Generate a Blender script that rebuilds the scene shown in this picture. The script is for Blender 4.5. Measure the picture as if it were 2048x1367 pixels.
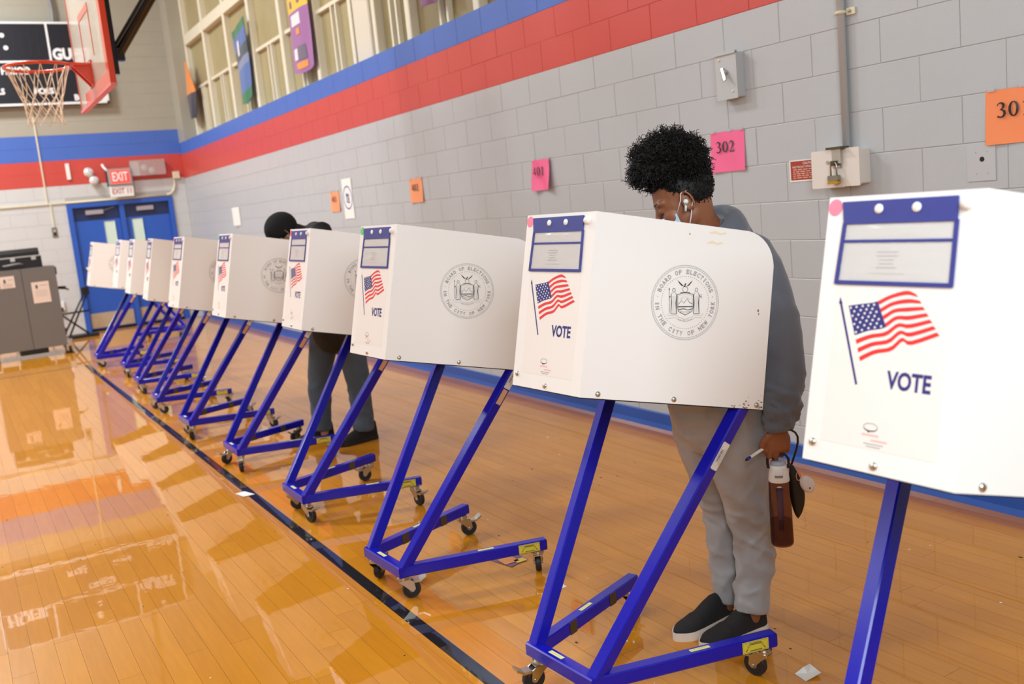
import bpy, bmesh, math, random
from mathutils import Vector, Matrix, noise
random.seed(7)
PI = math.pi
SC = bpy.context.scene
for o in list(bpy.data.objects): bpy.data.objects.remove(o)
COL = SC.collection

# ------------------------------------------------------------------ camera, world, lights, exposure
CAM = Vector((-3.863, -1.448, 1.598))
FWD = Vector((0.4935, 0.8566, -0.1508)); RGT = Vector((0.8546, -0.5100, -0.0965)); UPV = Vector((0.1596, 0.0812, 0.9838))
FPX = 1919.1
cd = bpy.data.cameras.new('camera'); cam = bpy.data.objects.new('camera', cd); COL.objects.link(cam)
m = Matrix((RGT, UPV, -FWD)).transposed().to_4x4(); m.translation = CAM
cam.matrix_world = m
cd.sensor_width = 36.0; cd.lens = FPX / 2048 * 36.0; cd.clip_end = 80
cd.dof.use_dof = True; cd.dof.focus_distance = 3.3; cd.dof.aperture_fstop = 3.2
SC.camera = cam
W = bpy.data.worlds.new('world'); SC.world = W; W.use_nodes = True
W.node_tree.nodes['Background'].inputs[0].default_value = (0.9, 0.93, 1.0, 1)
W.node_tree.nodes['Background'].inputs[1].default_value = 0.1
SC.view_settings.view_transform = 'Standard'; SC.view_settings.look = 'None'
SC.view_settings.gamma = 1.0; SC.view_settings.use_curve_mapping = False
SC.view_settings.exposure = 0.0

def area_light(name, loc, target, sx, sy, power, col=(1, 0.975, 0.95)):
    l = bpy.data.lights.new(name, 'AREA'); l.shape = 'RECTANGLE'; l.size = sx; l.size_y = sy; l.energy = power; l.color = col
    o = bpy.data.objects.new(name, l); COL.objects.link(o); o.location = loc
    d = Vector(target) - Vector(loc)
    o.rotation_euler = d.to_track_quat('-Z', 'Y').to_euler()
    return o
CEIL = 7.6
LAMPS = [(-4.4, -3.0, 60), (-4.4, 2.5, 70), (-4.4, 8.0, 380), (-4.4, 13.2, 440), (-9.6, -3.0, 80), (-9.6, 2.5, 120), (-9.6, 8.0, 330), (-9.6, 13.2, 360)]
LCOL = (0.90, 0.96, 1.0)
for lx, ly, pw in LAMPS:
    area_light('ceiling_light', (lx, ly, CEIL - 0.45), (lx, ly, 0), 1.1, 1.1, pw, LCOL)
# the photographer's flash, softened and bounced behind the camera
area_light('flash_light', (-3.6, -2.3, 2.7), (-1.9, 1.4, 1.1), 1.6, 1.6, 108, (0.83, 0.93, 1.0))

# ------------------------------------------------------------------ helpers
def lin(c):
    return tuple(((v / 255) / 12.92 if v / 255 <= 0.04045 else ((v / 255 + 0.055) / 1.055) ** 2.4) for v in c)
MATS = {}
def mat(name, rgb, rough=0.5, metal=0.0, coat=0.0, coat_rough=0.05, var=0.0, vscale=30.0, bump=0.0, bscale=200.0, trans=0.0, alpha=1.0, spec=0.5, emit=0.0, sheen=0.0, ior=1.5):
    if name in MATS: return MATS[name]
    M = bpy.data.materials.new(name); M.use_nodes = True
    nt = M.node_tree; b = nt.nodes['Principled BSDF']
    c = lin(rgb) + (1,)
    b.inputs['Base Color'].default_value = c
    b.inputs['Roughness'].default_value = rough; b.inputs['Metallic'].default_value = metal
    b.inputs['Coat Weight'].default_value = coat; b.inputs['Coat Roughness'].default_value = coat_rough
    b.inputs['Transmission Weight'].default_value = trans; b.inputs['Alpha'].default_value = alpha
    b.inputs['Specular IOR Level'].default_value = spec; b.inputs['IOR'].default_value = ior
    b.inputs['Sheen Weight'].default_value = sheen
    if emit:
        b.inputs['Emission Color'].default_value = c; b.inputs['Emission Strength'].default_value = emit
    tc = None
    if var or bump:
        tc = nt.nodes.new('ShaderNodeNewGeometry')
    if var:
        n = nt.nodes.new('ShaderNodeTexNoise'); n.inputs['Scale'].default_value = vscale; n.inputs['Detail'].default_value = 4
        nt.links.new(tc.outputs['Position'], n.inputs['Vector'])
        mx = nt.nodes.new('ShaderNodeHueSaturation'); mx.inputs['Color'].default_value = c
        r = nt.nodes.new('ShaderNodeMapRange'); r.inputs[3].default_value = 1 - var; r.inputs[4].default_value = 1 + var
        nt.links.new(n.outputs[0], r.inputs[0]); nt.links.new(r.outputs[0], mx.inputs['Value'])
        nt.links.new(mx.outputs[0], b.inputs['Base Color'])
    if bump:
        n = nt.nodes.new('ShaderNodeTexNoise'); n.inputs['Scale'].default_value = bscale; n.inputs['Detail'].default_value = 3
        nt.links.new(tc.outputs['Position'], n.inputs['Vector'])
        bp = nt.nodes.new('ShaderNodeBump'); bp.inputs['Strength'].default_value = bump; bp.inputs['Distance'].default_value = 0.002
        nt.links.new(n.outputs[0], bp.inputs['Height']); nt.links.new(bp.outputs[0], b.inputs['Normal'])
    MATS[name] = M
    return M

class MB:
    def __init__(s): s.v = []; s.f = []; s.m = []; s.mats = []
    def mi(s, m):
        if m not in s.mats: s.mats.append(m)
        return s.mats.index(m)
    def add(s, vs, fs, m):
        b = len(s.v); i = s.mi(m)
        s.v += [tuple(v) for v in vs]; s.f += [tuple(b + k for k in f) for f in fs]; s.m += [i] * len(fs)
    def box(s, lo, hi, m, bev=0.0, M=None):
        if bev > 0:
            s.prism([(lo[0] + bev, lo[1]), (hi[0] - bev, lo[1]), (hi[0], lo[1] + bev), (hi[0], hi[1] - bev), (hi[0] - bev, hi[1]), (lo[0] + bev, hi[1]), (lo[0], hi[1] - bev), (lo[0], lo[1] + bev)], lo[2], hi[2], m, M); return
        x0, y0, z0 = lo; x1, y1, z1 = hi
        vs = [Vector(p) for p in [(x0, y0, z0), (x1, y0, z0), (x1, y1, z0), (x0, y1, z0), (x0, y0, z1), (x1, y0, z1), (x1, y1, z1), (x0, y1, z1)]]
        if M: vs = [M @ v for v in vs]
        s.add(vs, [(3, 2, 1, 0), (4, 5, 6, 7), (0, 1, 5, 4), (1, 2, 6, 5), (2, 3, 7, 6), (3, 0, 4, 7)], m)
    def prism(s, poly, z0, z1, m, M=None):
        n = len(poly)
        vs = [Vector((p[0], p[1], z0)) for p in poly] + [Vector((p[0], p[1], z1)) for p in poly]
        if M: vs = [M @ v for v in vs]
        s.add(vs, [tuple(range(n - 1, -1, -1)), tuple(range(n, 2 * n))] + [(i, (i + 1) % n, n + (i + 1) % n, n + i) for i in range(n)], m)
    def sweep(s, pts, prof, m, closed=False, up=Vector((0, 0, 1)), caps=True, scales=None):
        pts = [Vector(p) for p in pts]; n = len(pts); k = len(prof); rings = []
        pu = None
        for i, p in enumerate(pts):
            a = pts[(i - 1) % n] if (closed or i > 0) else p
            b = pts[(i + 1) % n] if (closed or i < n - 1) else p
            d = (b - a).normalized() if (b - a).length > 1e-9 else Vector((0, 0, 1))
            u = up if pu is None else pu
            u = u - d * u.dot(d)
            if u.length < 1e-3:
                u = Vector((1, 0, 0)) - d * d.x
                if u.length < 1e-3: u = Vector((0, 1, 0)) - d * d.y
            u.normalize(); pu = u; w = d.cross(u)
            sc = scales[i] if scales else 1.0
            rings.append([p + (w * q[0] + u * q[1]) * sc for q in prof])
        vs = [v for r in rings for v in r]; fs = []
        for i in range(n if closed else n - 1):
            a = i * k; b = ((i + 1) % n) * k
            for j in range(k): fs.append((a + j, a + (j + 1) % k, b + (j + 1) % k, b + j))
        if caps and not closed:
            fs.append(tuple(range(k - 1, -1, -1))); fs.append(tuple(range((n - 1) * k, n * k)))
        s.add(vs, fs, m)
    def tube(s, pts, r, m, seg=8, closed=False, scales=None, caps=True):
        s.sweep(pts, [(r * math.cos(2 * PI * j / seg), r * math.sin(2 * PI * j / seg)) for j in range(seg)], m, closed, scales=scales, caps=caps)
    def bar(s, a, b, w, h, m, up=Vector((0, 0, 1)), c=0.004):
        x, y = w / 2, h / 2
        s.sweep([a, b], [(-x + c, -y), (x - c, -y), (x, -y + c), (x, y - c), (x - c, y), (-x + c, y), (-x, y - c), (-x, -y + c)], m, up=up)
    def cyl(s, a, b, r, m, seg=16, r2=None):
        s.tube([a, b], 1.0, m, seg, scales=[r, r if r2 is None else r2])
    def lathe(s, prof, m, seg=20, M=None):
        vs = []; fs = []; n = len(prof)
        for j in range(seg):
            a = 2 * PI * j / seg
            for r, z in prof:
                v = Vector((r * math.cos(a), r * math.sin(a), z)); vs.append(M @ v if M else v)
        for j in range(seg):
            q = ((j + 1) % seg) * n
            for i in range(n - 1): fs.append((j * n + i, q + i, q + i + 1, j * n + i + 1))
        s.add(vs, fs, m)
    def ball(s, c, r, m, seg=14, rings=8, M=None):
        if not hasattr(r, '__len__'): r = (r, r, r)
        vs = []; fs = []
        for i in range(rings + 1):
            t = PI * i / rings
            for j in range(seg):
                a = 2 * PI * j / seg
                v = Vector((r[0] * math.sin(t) * math.cos(a), r[1] * math.sin(t) * math.sin(a), r[2] * math.cos(t)))
                if M: v = M @ v
                vs.append(Vector(c) + v)
        for i in range(rings):
            for j in range(seg):
                a = i * seg + j; b = i * seg + (j + 1) % seg
                fs.append((a, a + seg, b + seg, b))
        s.add(vs, fs, m)
    def poly(s, pts, m, z=0.0, M=None):
        vs = [Vector((p[0], p[1], z)) for p in pts]
        if M: vs = [M @ v for v in vs]
        s.add(vs, [tuple(range(len(vs)))], m)
    def ribbon(s, pts, w, m, z=0.0, closed=False):
        n = len(pts); vs = []
        for i in range(n):
            a = pts[(i - 1) % n] if (closed or i > 0) else pts[i]
            b = pts[(i + 1) % n] if (closed or i < n - 1) else pts[i]
            dx, dy = b[0] - a[0], b[1] - a[1]; l = math.hypot(dx, dy) or 1
            ww = (w[i] if hasattr(w, '__len__') else w) / 2
            vs += [(pts[i][0] - dy / l * ww, pts[i][1] + dx / l * ww, z), (pts[i][0] + dy / l * ww, pts[i][1] - dx / l * ww, z)]
        fs = [(2 * i + 1, 2 * ((i + 1) % n) + 1, 2 * ((i + 1) % n), 2 * i) for i in range(n if closed else n - 1)]
        s.add(vs, fs, m)
    def mesh(s, name, smooth=False):
        me = bpy.data.meshes.new(name); me.from_pydata(s.v, [], s.f)
        for mm in s.mats: me.materials.append(mm)
        me.polygons.foreach_set('material_index', s.m)
        if smooth: me.polygons.foreach_set('use_smooth', [True] * len(s.f))
        me.update(); return me
    def build(s, name, parent=None, smooth=False, M=None):
        return link(name, s.mesh(name, smooth), parent, M)

def link(name, me, parent=None, M=None):
    o = bpy.data.objects.new(name, me); COL.objects.link(o)
    if parent is not None: o.parent = parent
    if M is not None: o.matrix_local = M
    return o
def auto_smooth(me, ang=35):
    bm = bmesh.new(); bm.from_mesh(me)
    for f in bm.faces: f.smooth = True
    for e in bm.edges:
        if len(e.link_faces) == 2 and e.calc_face_angle(0) > math.radians(ang): e.smooth = False
    bm.to_mesh(me); bm.free()
def tag(o, label=None, cat=None, group=None, kind=None):
    if label: o['label'] = label
    if cat: o['category'] = cat
    if group: o['group'] = group
    if kind: o['kind'] = kind
    return o
def thing(name, label, cat, loc=(0, 0, 0), rz=0, group=None):
    o = bpy.data.objects.new(name, None); COL.objects.link(o); o.location = loc; o.rotation_euler = (0, 0, rz)
    o.empty_display_size = 0.05
    return tag(o, label, cat, group)
def struct(name, mb, parent=None, smooth=False, M=None):
    o = mb.build(name, parent, smooth, M)
    if parent is None: o['kind'] = 'structure'
    return o
def frame(o, x, y, z):
    M = Matrix((Vector(x), Vector(y), Vector(z))).transposed().to_4x4(); M.translation = Vector(o); return M
def T(x, y, z): return Matrix.Translation((x, y, z))
def RZ(a): return Matrix.Rotation(a, 4, 'Z')

TEXTC = {}
def text_mesh(txt, mt, w=None, h=None, outline=0.0, key=None, offset=0.0):
    """a flat text mesh, centred on the origin and scaled to w x h"""
    k = (txt, mt.name, w, h, outline, offset)
    if k in TEXTC: return TEXTC[k]
    c = bpy.data.curves.new('lettering', 'FONT'); c.body = txt; c.size = 1.0; c.align_x = 'CENTER'; c.resolution_u = 3
    c.offset = offset
    if outline: c.fill_mode = 'NONE'; c.bevel_depth = outline; c.bevel_resolution = 0
    o = bpy.data.objects.new('lettering', c); COL.objects.link(o)
    dg = bpy.context.evaluated_depsgraph_get(); dg.update()
    me = bpy.data.meshes.new_from_object(o.evaluated_get(dg))
    bpy.data.objects.remove(o); bpy.data.curves.remove(c)
    xs = [v.co.x for v in me.vertices]; ys = [v.co.y for v in me.vertices]
    if xs:
        cx, cy = (min(xs) + max(xs)) / 2, (min(ys) + max(ys)) / 2
        sx = sy = None
        if w: sx = w / (max(xs) - min(xs))
        if h: sy = h / (max(ys) - min(ys))
        sx = sx or sy or 1; sy = sy or sx
        for v in me.vertices: v.co = ((v.co.x - cx) * sx, (v.co.y - cy) * sy, v.co.z * min(sx, sy))
    me.materials.clear(); me.materials.append(mt)
    TEXTC[k] = me
    return me
def add_text(mb, txt, mt, x, y, w=None, h=None, z=0.0, M=None, outline=0.0, rot=0.0, offset=0.0):
    me = text_mesh(txt, mt, w, h, outline, offset=offset)
    R = T(x, y, z) @ RZ(rot)
    if M: R = M @ R
    mb.add([R @ v.co for v in me.vertices], [tuple(p.vertices) for p in me.polygons], mt)

def remesh(mb, voxel, smooth=4, name='body'):
    o = bpy.data.objects.new('tmp', mb.mesh('tmp')); COL.objects.link(o)
    md = o.modifiers.new('r', 'REMESH'); md.mode = 'VOXEL'; md.voxel_size = voxel
    dg = bpy.context.evaluated_depsgraph_get(); dg.update()
    me = bpy.data.meshes.new_from_object(o.evaluated_get(dg)); me.name = name
    bpy.data.objects.remove(o)
    bm = bmesh.new(); bm.from_mesh(me)
    for i in range(smooth): bmesh.ops.smooth_vert(bm, verts=bm.verts, factor=0.5, use_axis_x=True, use_axis_y=True, use_axis_z=True)
    for f in bm.faces: f.smooth = True
    bm.to_mesh(me); bm.free()
    me.materials.clear()
    return me
def limb(mb, pts, rad, m, seg=14, up=Vector((1, 0, 0)), sub=3):
    """tapered limb through pts; rad = r or (r_side, r_up) per point; round ends"""
    pts = [Vector(p) for p in pts]; rad = [(r, r) if not hasattr(r, '__len__') else r for r in rad]
    P = []; R = []
    n = len(pts)
    for i in range(n - 1):
        p0 = pts[max(i - 1, 0)]; p1 = pts[i]; p2 = pts[i + 1]; p3 = pts[min(i + 2, n - 1)]
        for k in range(sub):
            t = k / sub
            P.append(0.5 * ((2 * p1) + (p2 - p0) * t + (2 * p0 - 5 * p1 + 4 * p2 - p3) * t * t + (3 * p1 - p0 - 3 * p2 + p3) * t ** 3))
            R.append(tuple(rad[i][j] * (1 - t) + rad[i + 1][j] * t for j in (0, 1)))
    P.append(pts[-1]); R.append(rad[-1])
    d0 = (P[0] - P[1]).normalized(); d1 = (P[-1] - P[-2]).normalized()
    pre = []; post = []
    for a in (80, 55, 28):
        s_, c_ = math.sin(math.radians(a)), math.cos(math.radians(a))
        pre.append((P[0] + d0 * s_ * min(R[0]), (R[0][0] * c_, R[0][1] * c_)))
        post.insert(0, (P[-1] + d1 * s_ * min(R[-1]), (R[-1][0] * c_, R[-1][1] * c_)))
    allp = pre + list(zip(P, R)) + post
    vs = []; fs = []; pu = up
    for i, (p, r) in enumerate(allp):
        a = allp[max(i - 1, 0)][0]; b = allp[min(i + 1, len(allp) - 1)][0]
        d = (b - a).normalized(); u = pu - d * pu.dot(d)
        if u.length < 1e-3: u = Vector((0, 1, 0)) - d * d.y
        u.normalize(); w = d.cross(u); pu = u
        for j in range(seg):
            t = 2 * PI * j / seg; vs.append(p + w * (r[0] * math.cos(t)) + u * (r[1] * math.sin(t)))
    k = len(allp)
    for i in range(k - 1):
        for j in range(seg): fs.append((i * seg + j, i * seg + (j + 1) % seg, (i + 1) * seg + (j + 1) % seg, (i + 1) * seg + j))
    fs.append(tuple(range(seg - 1, -1, -1))); fs.append(tuple(range((k - 1) * seg, k * seg)))
    mb.add(vs, fs, m)
def proj(w):
    d = Vector(w) - CAM; z = d.dot(FWD)
    if z < 0.1: return None
    return (1024 + FPX * d.dot(RGT) / z, 683.5 - FPX * d.dot(UPV) / z, z)
def inview(w, mg=80):
    q = proj(w)
    return q is not None and -mg < q[0] < 2048 + mg and -mg < q[1] < 1367 + mg

# ------------------------------------------------------------------ materials
def plank_material():
    M = bpy.data.materials.new('varnished_maple'); M.use_nodes = True; nt = M.node_tree; b = nt.nodes['Principled BSDF']
    N = nt.nodes.new; L = nt.links.new
    geo = N('ShaderNodeNewGeometry'); oi = N('ShaderNodeObjectInfo')
    add = N('ShaderNodeMath'); add.operation = 'ADD'; L(geo.outputs['Random Per Island'], add.inputs[0]); L(oi.outputs['Random'], add.inputs[1])
    fr = N('ShaderNodeMath'); fr.operation = 'FRACT'; L(add.outputs[0], fr.inputs[0])
    ramp = N('ShaderNodeValToRGB'); e = ramp.color_ramp.elements
    e[0].position = 0; e[0].color = lin((202, 130, 20)) + (1,); e[1].position = 1; e[1].color = lin((211, 139, 26)) + (1,)
    x = e.new(0.5); x.color = lin((206, 134, 22)) + (1,)
    L(fr.outputs[0], ramp.inputs[0])
    mp = N('ShaderNodeMapping'); mp.inputs['Scale'].default_value = (60, 4, 1); L(geo.outputs['Position'], mp.inputs[0])
    gr = N('ShaderNodeTexNoise'); gr.inputs['Scale'].default_value = 1.0; gr.inputs['Detail'].default_value = 5; L(mp.outputs[0], gr.inputs['Vector'])
    mr = N('ShaderNodeMapRange'); mr.inputs[3].default_value = 0.86; mr.inputs[4].default_value = 1.14; L(gr.outputs[0], mr.inputs[0])
    hs = N('ShaderNodeHueSaturation'); L(ramp.outputs[0], hs.inputs['Color']); L(mr.outputs[0], hs.inputs['Value'])
    # painted court line and darker reddish-brown border along the wall
    sp = N('ShaderNodeSeparateXYZ'); L(geo.outputs['Position'], sp.inputs[0])
    def rng(sock, lo, hi):
        a = N('ShaderNodeMath'); a.operation = 'GREATER_THAN'; a.inputs[1].default_value = lo; L(sock, a.inputs[0])
        c = N('ShaderNodeMath'); c.operation = 'LESS_THAN'; c.inputs[1].default_value = hi; L(sock, c.inputs[0])
        d = N('ShaderNodeMath'); d.operation = 'MULTIPLY'; L(a.outputs[0], d.inputs[0]); L(c.outputs[0], d.inputs[1]); return d.outputs[0]
    def mul(a, c):
        d = N('ShaderNodeMath'); d.operation = 'MULTIPLY'; L(a, d.inputs[0]); L(c, d.inputs[1]); return d.outputs[0]
    side = mul(rng(sp.outputs['X'], -2.540, -2.486), rng(sp.outputs['Y'], -20, 11.70))
    end = mul(rng(sp.outputs['X'], -20, -2.486), rng(sp.outputs['Y'], 11.66, 11.70))
    mx = N('ShaderNodeMath'); mx.operation = 'MAXIMUM'; L(side, mx.inputs[0]); L(end, mx.inputs[1])
    brd = N('ShaderNodeMix'); brd.data_type = 'RGBA'; brd.inputs['B'].default_value = lin((150, 84, 48)) + (1,)
    wx = N('ShaderNodeMapRange'); wx.inputs[1].default_value = -0.17; wx.inputs[2].default_value = -0.13; wx.inputs[4].default_value = 0.6; L(sp.outputs['X'], wx.inputs[0])
    L(wx.outputs[0], brd.inputs['Factor']); L(hs.outputs[0], brd.inputs['A'])
    pm = N('ShaderNodeMix'); pm.data_type = 'RGBA'; pm.inputs['B'].default_value = (0.008, 0.008, 0.012, 1)
    L(mx.outputs[0], pm.inputs['Factor']); L(brd.outputs['Result'], pm.inputs['A'])
    L(pm.outputs['Result'], b.inputs['Base Color'])
    b.inputs['Roughness'].default_value = 0.5; b.inputs['Specular IOR Level'].default_value = 0.08
    b.inputs['Coat Weight'].default_value = 1.0; b.inputs['Coat Roughness'].default_value = 0.018; b.inputs['Coat IOR'].default_value = 1.45
    wv = N('ShaderNodeTexNoise'); wv.inputs['Scale'].default_value = 9.0; wv.inputs['Detail'].default_value = 2; L(geo.outputs['Position'], wv.inputs['Vector'])
    bp = N('ShaderNodeBump'); bp.inputs['Strength'].default_value = 0.3; bp.inputs['Distance'].default_value = 0.0008; L(wv.outputs[0], bp.inputs['Height'])
    L(bp.outputs[0], b.inputs['Coat Normal'])
    return M
MAT_PLANK = plank_material()
def block_material(name, rgb):
    M = mat(name, rgb, rough=0.33, spec=0.45, var=0.03, vscale=2.5, bump=0.25, bscale=160)
    return M
B_GRAY = block_material('gray_wall_paint', (184, 188, 191)); B_RED = block_material('red_wall_paint', (200, 78, 70)); B_BLUE = block_material('blue_wall_paint', (76, 110, 192))
B_PALE = block_material('pale_gray_wall_paint', (204, 206, 206)); B_KHAKI = block_material('khaki_gray_wall_paint', (168, 164, 150))
M_BASEB = mat('blue_rubber_base', (34, 84, 168), 0.35)
M_WHITE = mat('white_panel_plastic', (238, 237, 234), 0.32, spec=0.4)
M_FACEW = M_WHITE
M_BLUEF = mat('blue_enamel', (22, 23, 172), 0.2, coat=0.15, coat_rough=0.08, spec=0.3)
M_STEEL = mat('zinc_steel', (196, 194, 186), 0.28, metal=1.0)
M_RUBBER = mat('black_rubber', (30, 30, 33), 0.5)
M_GRAYP = mat('gray_plastic', (120, 122, 128), 0.45)
M_BLACK = mat('black_plastic', (16, 16, 18), 0.4)
M_NAVY = mat('navy_vinyl', (46, 54, 136), 0.42)
M_INKNAVY = mat('navy_ink', (40, 42, 120), 0.5)
M_INKRED = mat('red_ink', (226, 44, 44), 0.5)
M_INKBLK = mat('black_ink', (58, 58, 60), 0.6)
M_INKGRY = mat('gray_ink', (172, 172, 172), 0.6)
M_PAPER = mat('white_paper', (236, 236, 232), 0.6)
M_PINK = mat('pink_sticker', (246, 132, 158), 0.5); M_GREEN = mat('green_sticker', (92, 200, 120), 0.5)
M_YELLOW = mat('yellow_label', (226, 214, 70), 0.45); M_TAN = mat('tan_label', (226, 184, 140), 0.5)
M_PLATE = mat('bronze_plate', (92, 84, 58), 0.4, metal=0.6, var=0.2, vscale=80)
def clear_material(name, tint=(1, 1, 1), mixw=0.25, rough=0.06, diff=(0.9, 0.9, 0.9)):
    M = bpy.data.materials.new(name); M.use_nodes = True; nt = M.node_tree
    for n in list(nt.nodes):
        if n.type != 'OUTPUT_MATERIAL': nt.nodes.remove(n)
    out = nt.nodes['Material Output']; N = nt.nodes.new; L = nt.links.new
    tr = N('ShaderNodeBsdfTransparent'); tr.inputs[0].default_value = tint + (1,)
    pb = N('ShaderNodeBsdfPrincipled'); pb.inputs['Base Color'].default_value = diff + (1,); pb.inputs['Roughness'].default_value = rough
    mx = N('ShaderNodeMixShader'); mx.inputs[0].default_value = mixw
    L(tr.outputs[0], mx.inputs[1]); L(pb.outputs[0], mx.inputs[2]); L(mx.outputs[0], out.inputs[0])
    return M
M_CLEAR = clear_material('clear_vinyl', (0.97, 0.97, 0.97), 0.45, 0.12, (0.66, 0.65, 0.65))
M_SLEEVE = clear_material('clear_sleeve', (0.98, 0.98, 0.98), 0.06, 0.12)
M_BBGLASS = clear_material('backboard_acrylic', (0.92, 0.92, 0.9), 0.62, 0.08, lin((226, 216, 200)))
M_GUARD = clear_material('clear_guard', (0.95, 0.95, 0.95), 0.35, 0.15, lin((220, 205, 200)))
M_BOTTLE = clear_material('smoky_bottle_plastic', lin((192, 168, 162)), 0.2, 0.06, lin((40, 32, 44)))

# ------------------------------------------------------------------ room shell
BW = 0.4064; BH = 0.2032
YB = 16.15; YF = -8.0; XL = -14.0
# floor
fb = MB(); M_SUB = mat('dark_subfloor', (112, 68, 26), 0.6)
fb.box((XL, YF, -0.08), (0.02, YB + 0.02, -0.006), M_SUB)
floor = struct('floor', fb)
PW = 0.0825
rng = random.Random(3)
planks = []
nx = int(math.ceil(-XL / PW))
for i in range(nx):
    x1 = -0.012 - i * PW; x0 = x1 - PW
    y = YF + rng.random() * 1.2
    while y < YB - 0.02:
        ln = rng.choice((0.75, 0.95, 1.2, 1.5, 1.8)); y1 = min(y + ln, YB - 0.015)
        planks.append((x0, x1, y, y1)); y = y1
def pk_size(p):
    c = ((p[0] + p[1]) / 2, (max(p[2], 0.3) + max(p[3], 0.4)) / 2, 0)
    if not inview(c, 30): return 0
    a = [proj((x, y, 0)) for x, y in ((p[0], p[2]), (p[1], p[2]), (p[1], p[3]), (p[0], p[3]))]
    if None in a: return 1e9
    return abs(sum(a[i][0] * a[(i + 1) % 4][1] - a[(i + 1) % 4][0] * a[i][1] for i in range(4))) / 2
planks.sort(key=pk_size, reverse=True)
PKM = {}
def plank_geo(mb, x0, x1, y0, y1):
    g = 0.0004; z0 = -0.006
    vs = [(x0 + g, y0 + g, z0), (x1 - g, y0 + g, z0), (x1 - g, y1 - g, z0), (x0 + g, y1 - g, z0), (x0 + g, y0 + g, 0), (x1 - g, y0 + g, 0), (x1 - g, y1 - g, 0), (x0 + g, y1 - g, 0)]
    mb.add(vs, [(4, 5, 6, 7)], MAT_PLANK); b = len(mb.v) - 8; k = mb.mi(M_SUB)
    for f in ((0, 1, 5, 4), (1, 2, 6, 5), (2, 3, 7, 6), (3, 0, 4, 7)): mb.f.append(tuple(b + q_ for q_ in f)); mb.m.append(k)
for p in planks[:300]:
    k = round(p[3] - p[2], 3)
    if k not in PKM:
        q = MB(); plank_geo(q, -PW / 2, PW / 2, -k / 2, k / 2); PKM[k] = q.mesh('plank')
    link('plank', PKM[k], floor, T((p[0] + p[1]) / 2, (p[2] + p[3]) / 2, 0))
q = MB()
for p in planks[300:]: plank_geo(q, *p)
tag(q.build('plank_field', floor), kind='stuff')

def block_geo(mb, w, h, m, d=0.006):
    """block face in the XZ plane facing -Y, centred on origin"""
    g = 0.0016; b = 0.0022; x, z = w / 2 - g, h / 2 - g
    mb.add([(-x, d, -z), (x, d, -z), (x, d, z), (-x, d, z), (-x, 0.0013, -z), (x, 0.0013, -z), (x, 0.0013, z), (-x, 0.0013, z),
            (-x + b, 0, -z + b), (x - b, 0, -z + b), (x - b, 0, z - b), (-x + b, 0, z - b)],
           [(0, 1, 5, 4), (1, 2, 6, 5), (2, 3, 7, 6), (3, 0, 4, 7), (4, 5, 9, 8), (5, 6, 10, 9), (6, 7, 11, 10), (7, 4, 8, 11), (8, 9, 10, 11)], m)
BLK = {}
def lay_blocks(parent, cells, M, limit, holes=()):
    """cells: (u0,u1,z0,z1,mat) on a wall whose frame matrix M maps block space to world"""
    def size(c):
        a = [proj(M @ Vector((u, 0, z))) for u, z in ((c[0], c[2]), (c[1], c[2]), (c[1], c[3]), (c[0], c[3]))]
        ctr = M @ Vector(((c[0] + c[1]) / 2, 0, (c[2] + c[3]) / 2))
        if None in a or not inview(ctr, 60): return 0
        return abs(sum(a[i][0] * a[(i + 1) % 4][1] - a[(i + 1) % 4][0] * a[i][1] for i in range(4))) / 2
    cells = sorted(cells, key=size, reverse=True)
    st = MB()
    for i, (u0, u1, z0, z1, mm) in enumerate(cells):
        if i < limit and size((u0, u1, z0, z1)) > 60:
            k = (round(u1 - u0, 3), round(z1 - z0, 3), mm.name)
            if k not in BLK:
                q = MB(); block_geo(q, u1 - u0, z1 - z0, mm); BLK[k] = q.mesh('block')
            link('block', BLK[k], parent, M @ T((u0 + u1) / 2, rngb.uniform(-0.0006, 0.0006), (z0 + z1) / 2))
        else:
            q = MB(); block_geo(q, u1 - u0, z1 - z0, mm)
            st.add([M @ (Vector(v) + Vector(((u0 + u1) / 2, 0, (z0 + z1) / 2))) for v in q.v], q.f, mm)
    if st.v: tag(st.build('block_courses', parent), kind='stuff')
rngb = random.Random(11)
# right wall: backing + ledge
wr = MB(); M_GROUT = mat('painted_mortar', (176, 174, 168), 0.6)
M_GROUTR = mat('painted_mortar_red', (204, 96, 88), 0.6); M_GROUTB = mat('painted_mortar_blue', (72, 110, 196), 0.6)
z12, z14, z15 = 12 * BH, 14 * BH, 15 * BH
for a, b_, mm in ((-0.08, z12, M_GROUT), (z12, z14, M_GROUTR), (z14, z15 - 0.002, M_GROUTB)):
    wr.box((0.0028, YF, a), (0.50, YB, b_), mm)
wr.box((0.42, YF, z15), (0.50, YB + 0.3, CEIL), mat('upper_wall_tan', (176, 168, 142), 0.6))
wr.box((0.0, YF, 6.2), (0.42, YB, CEIL), M_GROUT)
wall_right = struct('wall_right', wr)
cells = []
for r in range(15):
    mm = B_GRAY if r < 12 else (B_RED if r < 14 else B_BLUE)
    off = 0.0 if r % 2 == 0 else BW / 2
    k0 = math.floor((YF - 2 - off) / BW)
    y = 2 + off + k0 * BW
    while y < YB:
        a, b_ = max(y, -2.0), min(y + BW, YB)
        if b_ - a > 0.03: cells.append((-b_, -a, r * BH, (r + 1) * BH, mm))
        y += BW
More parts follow.
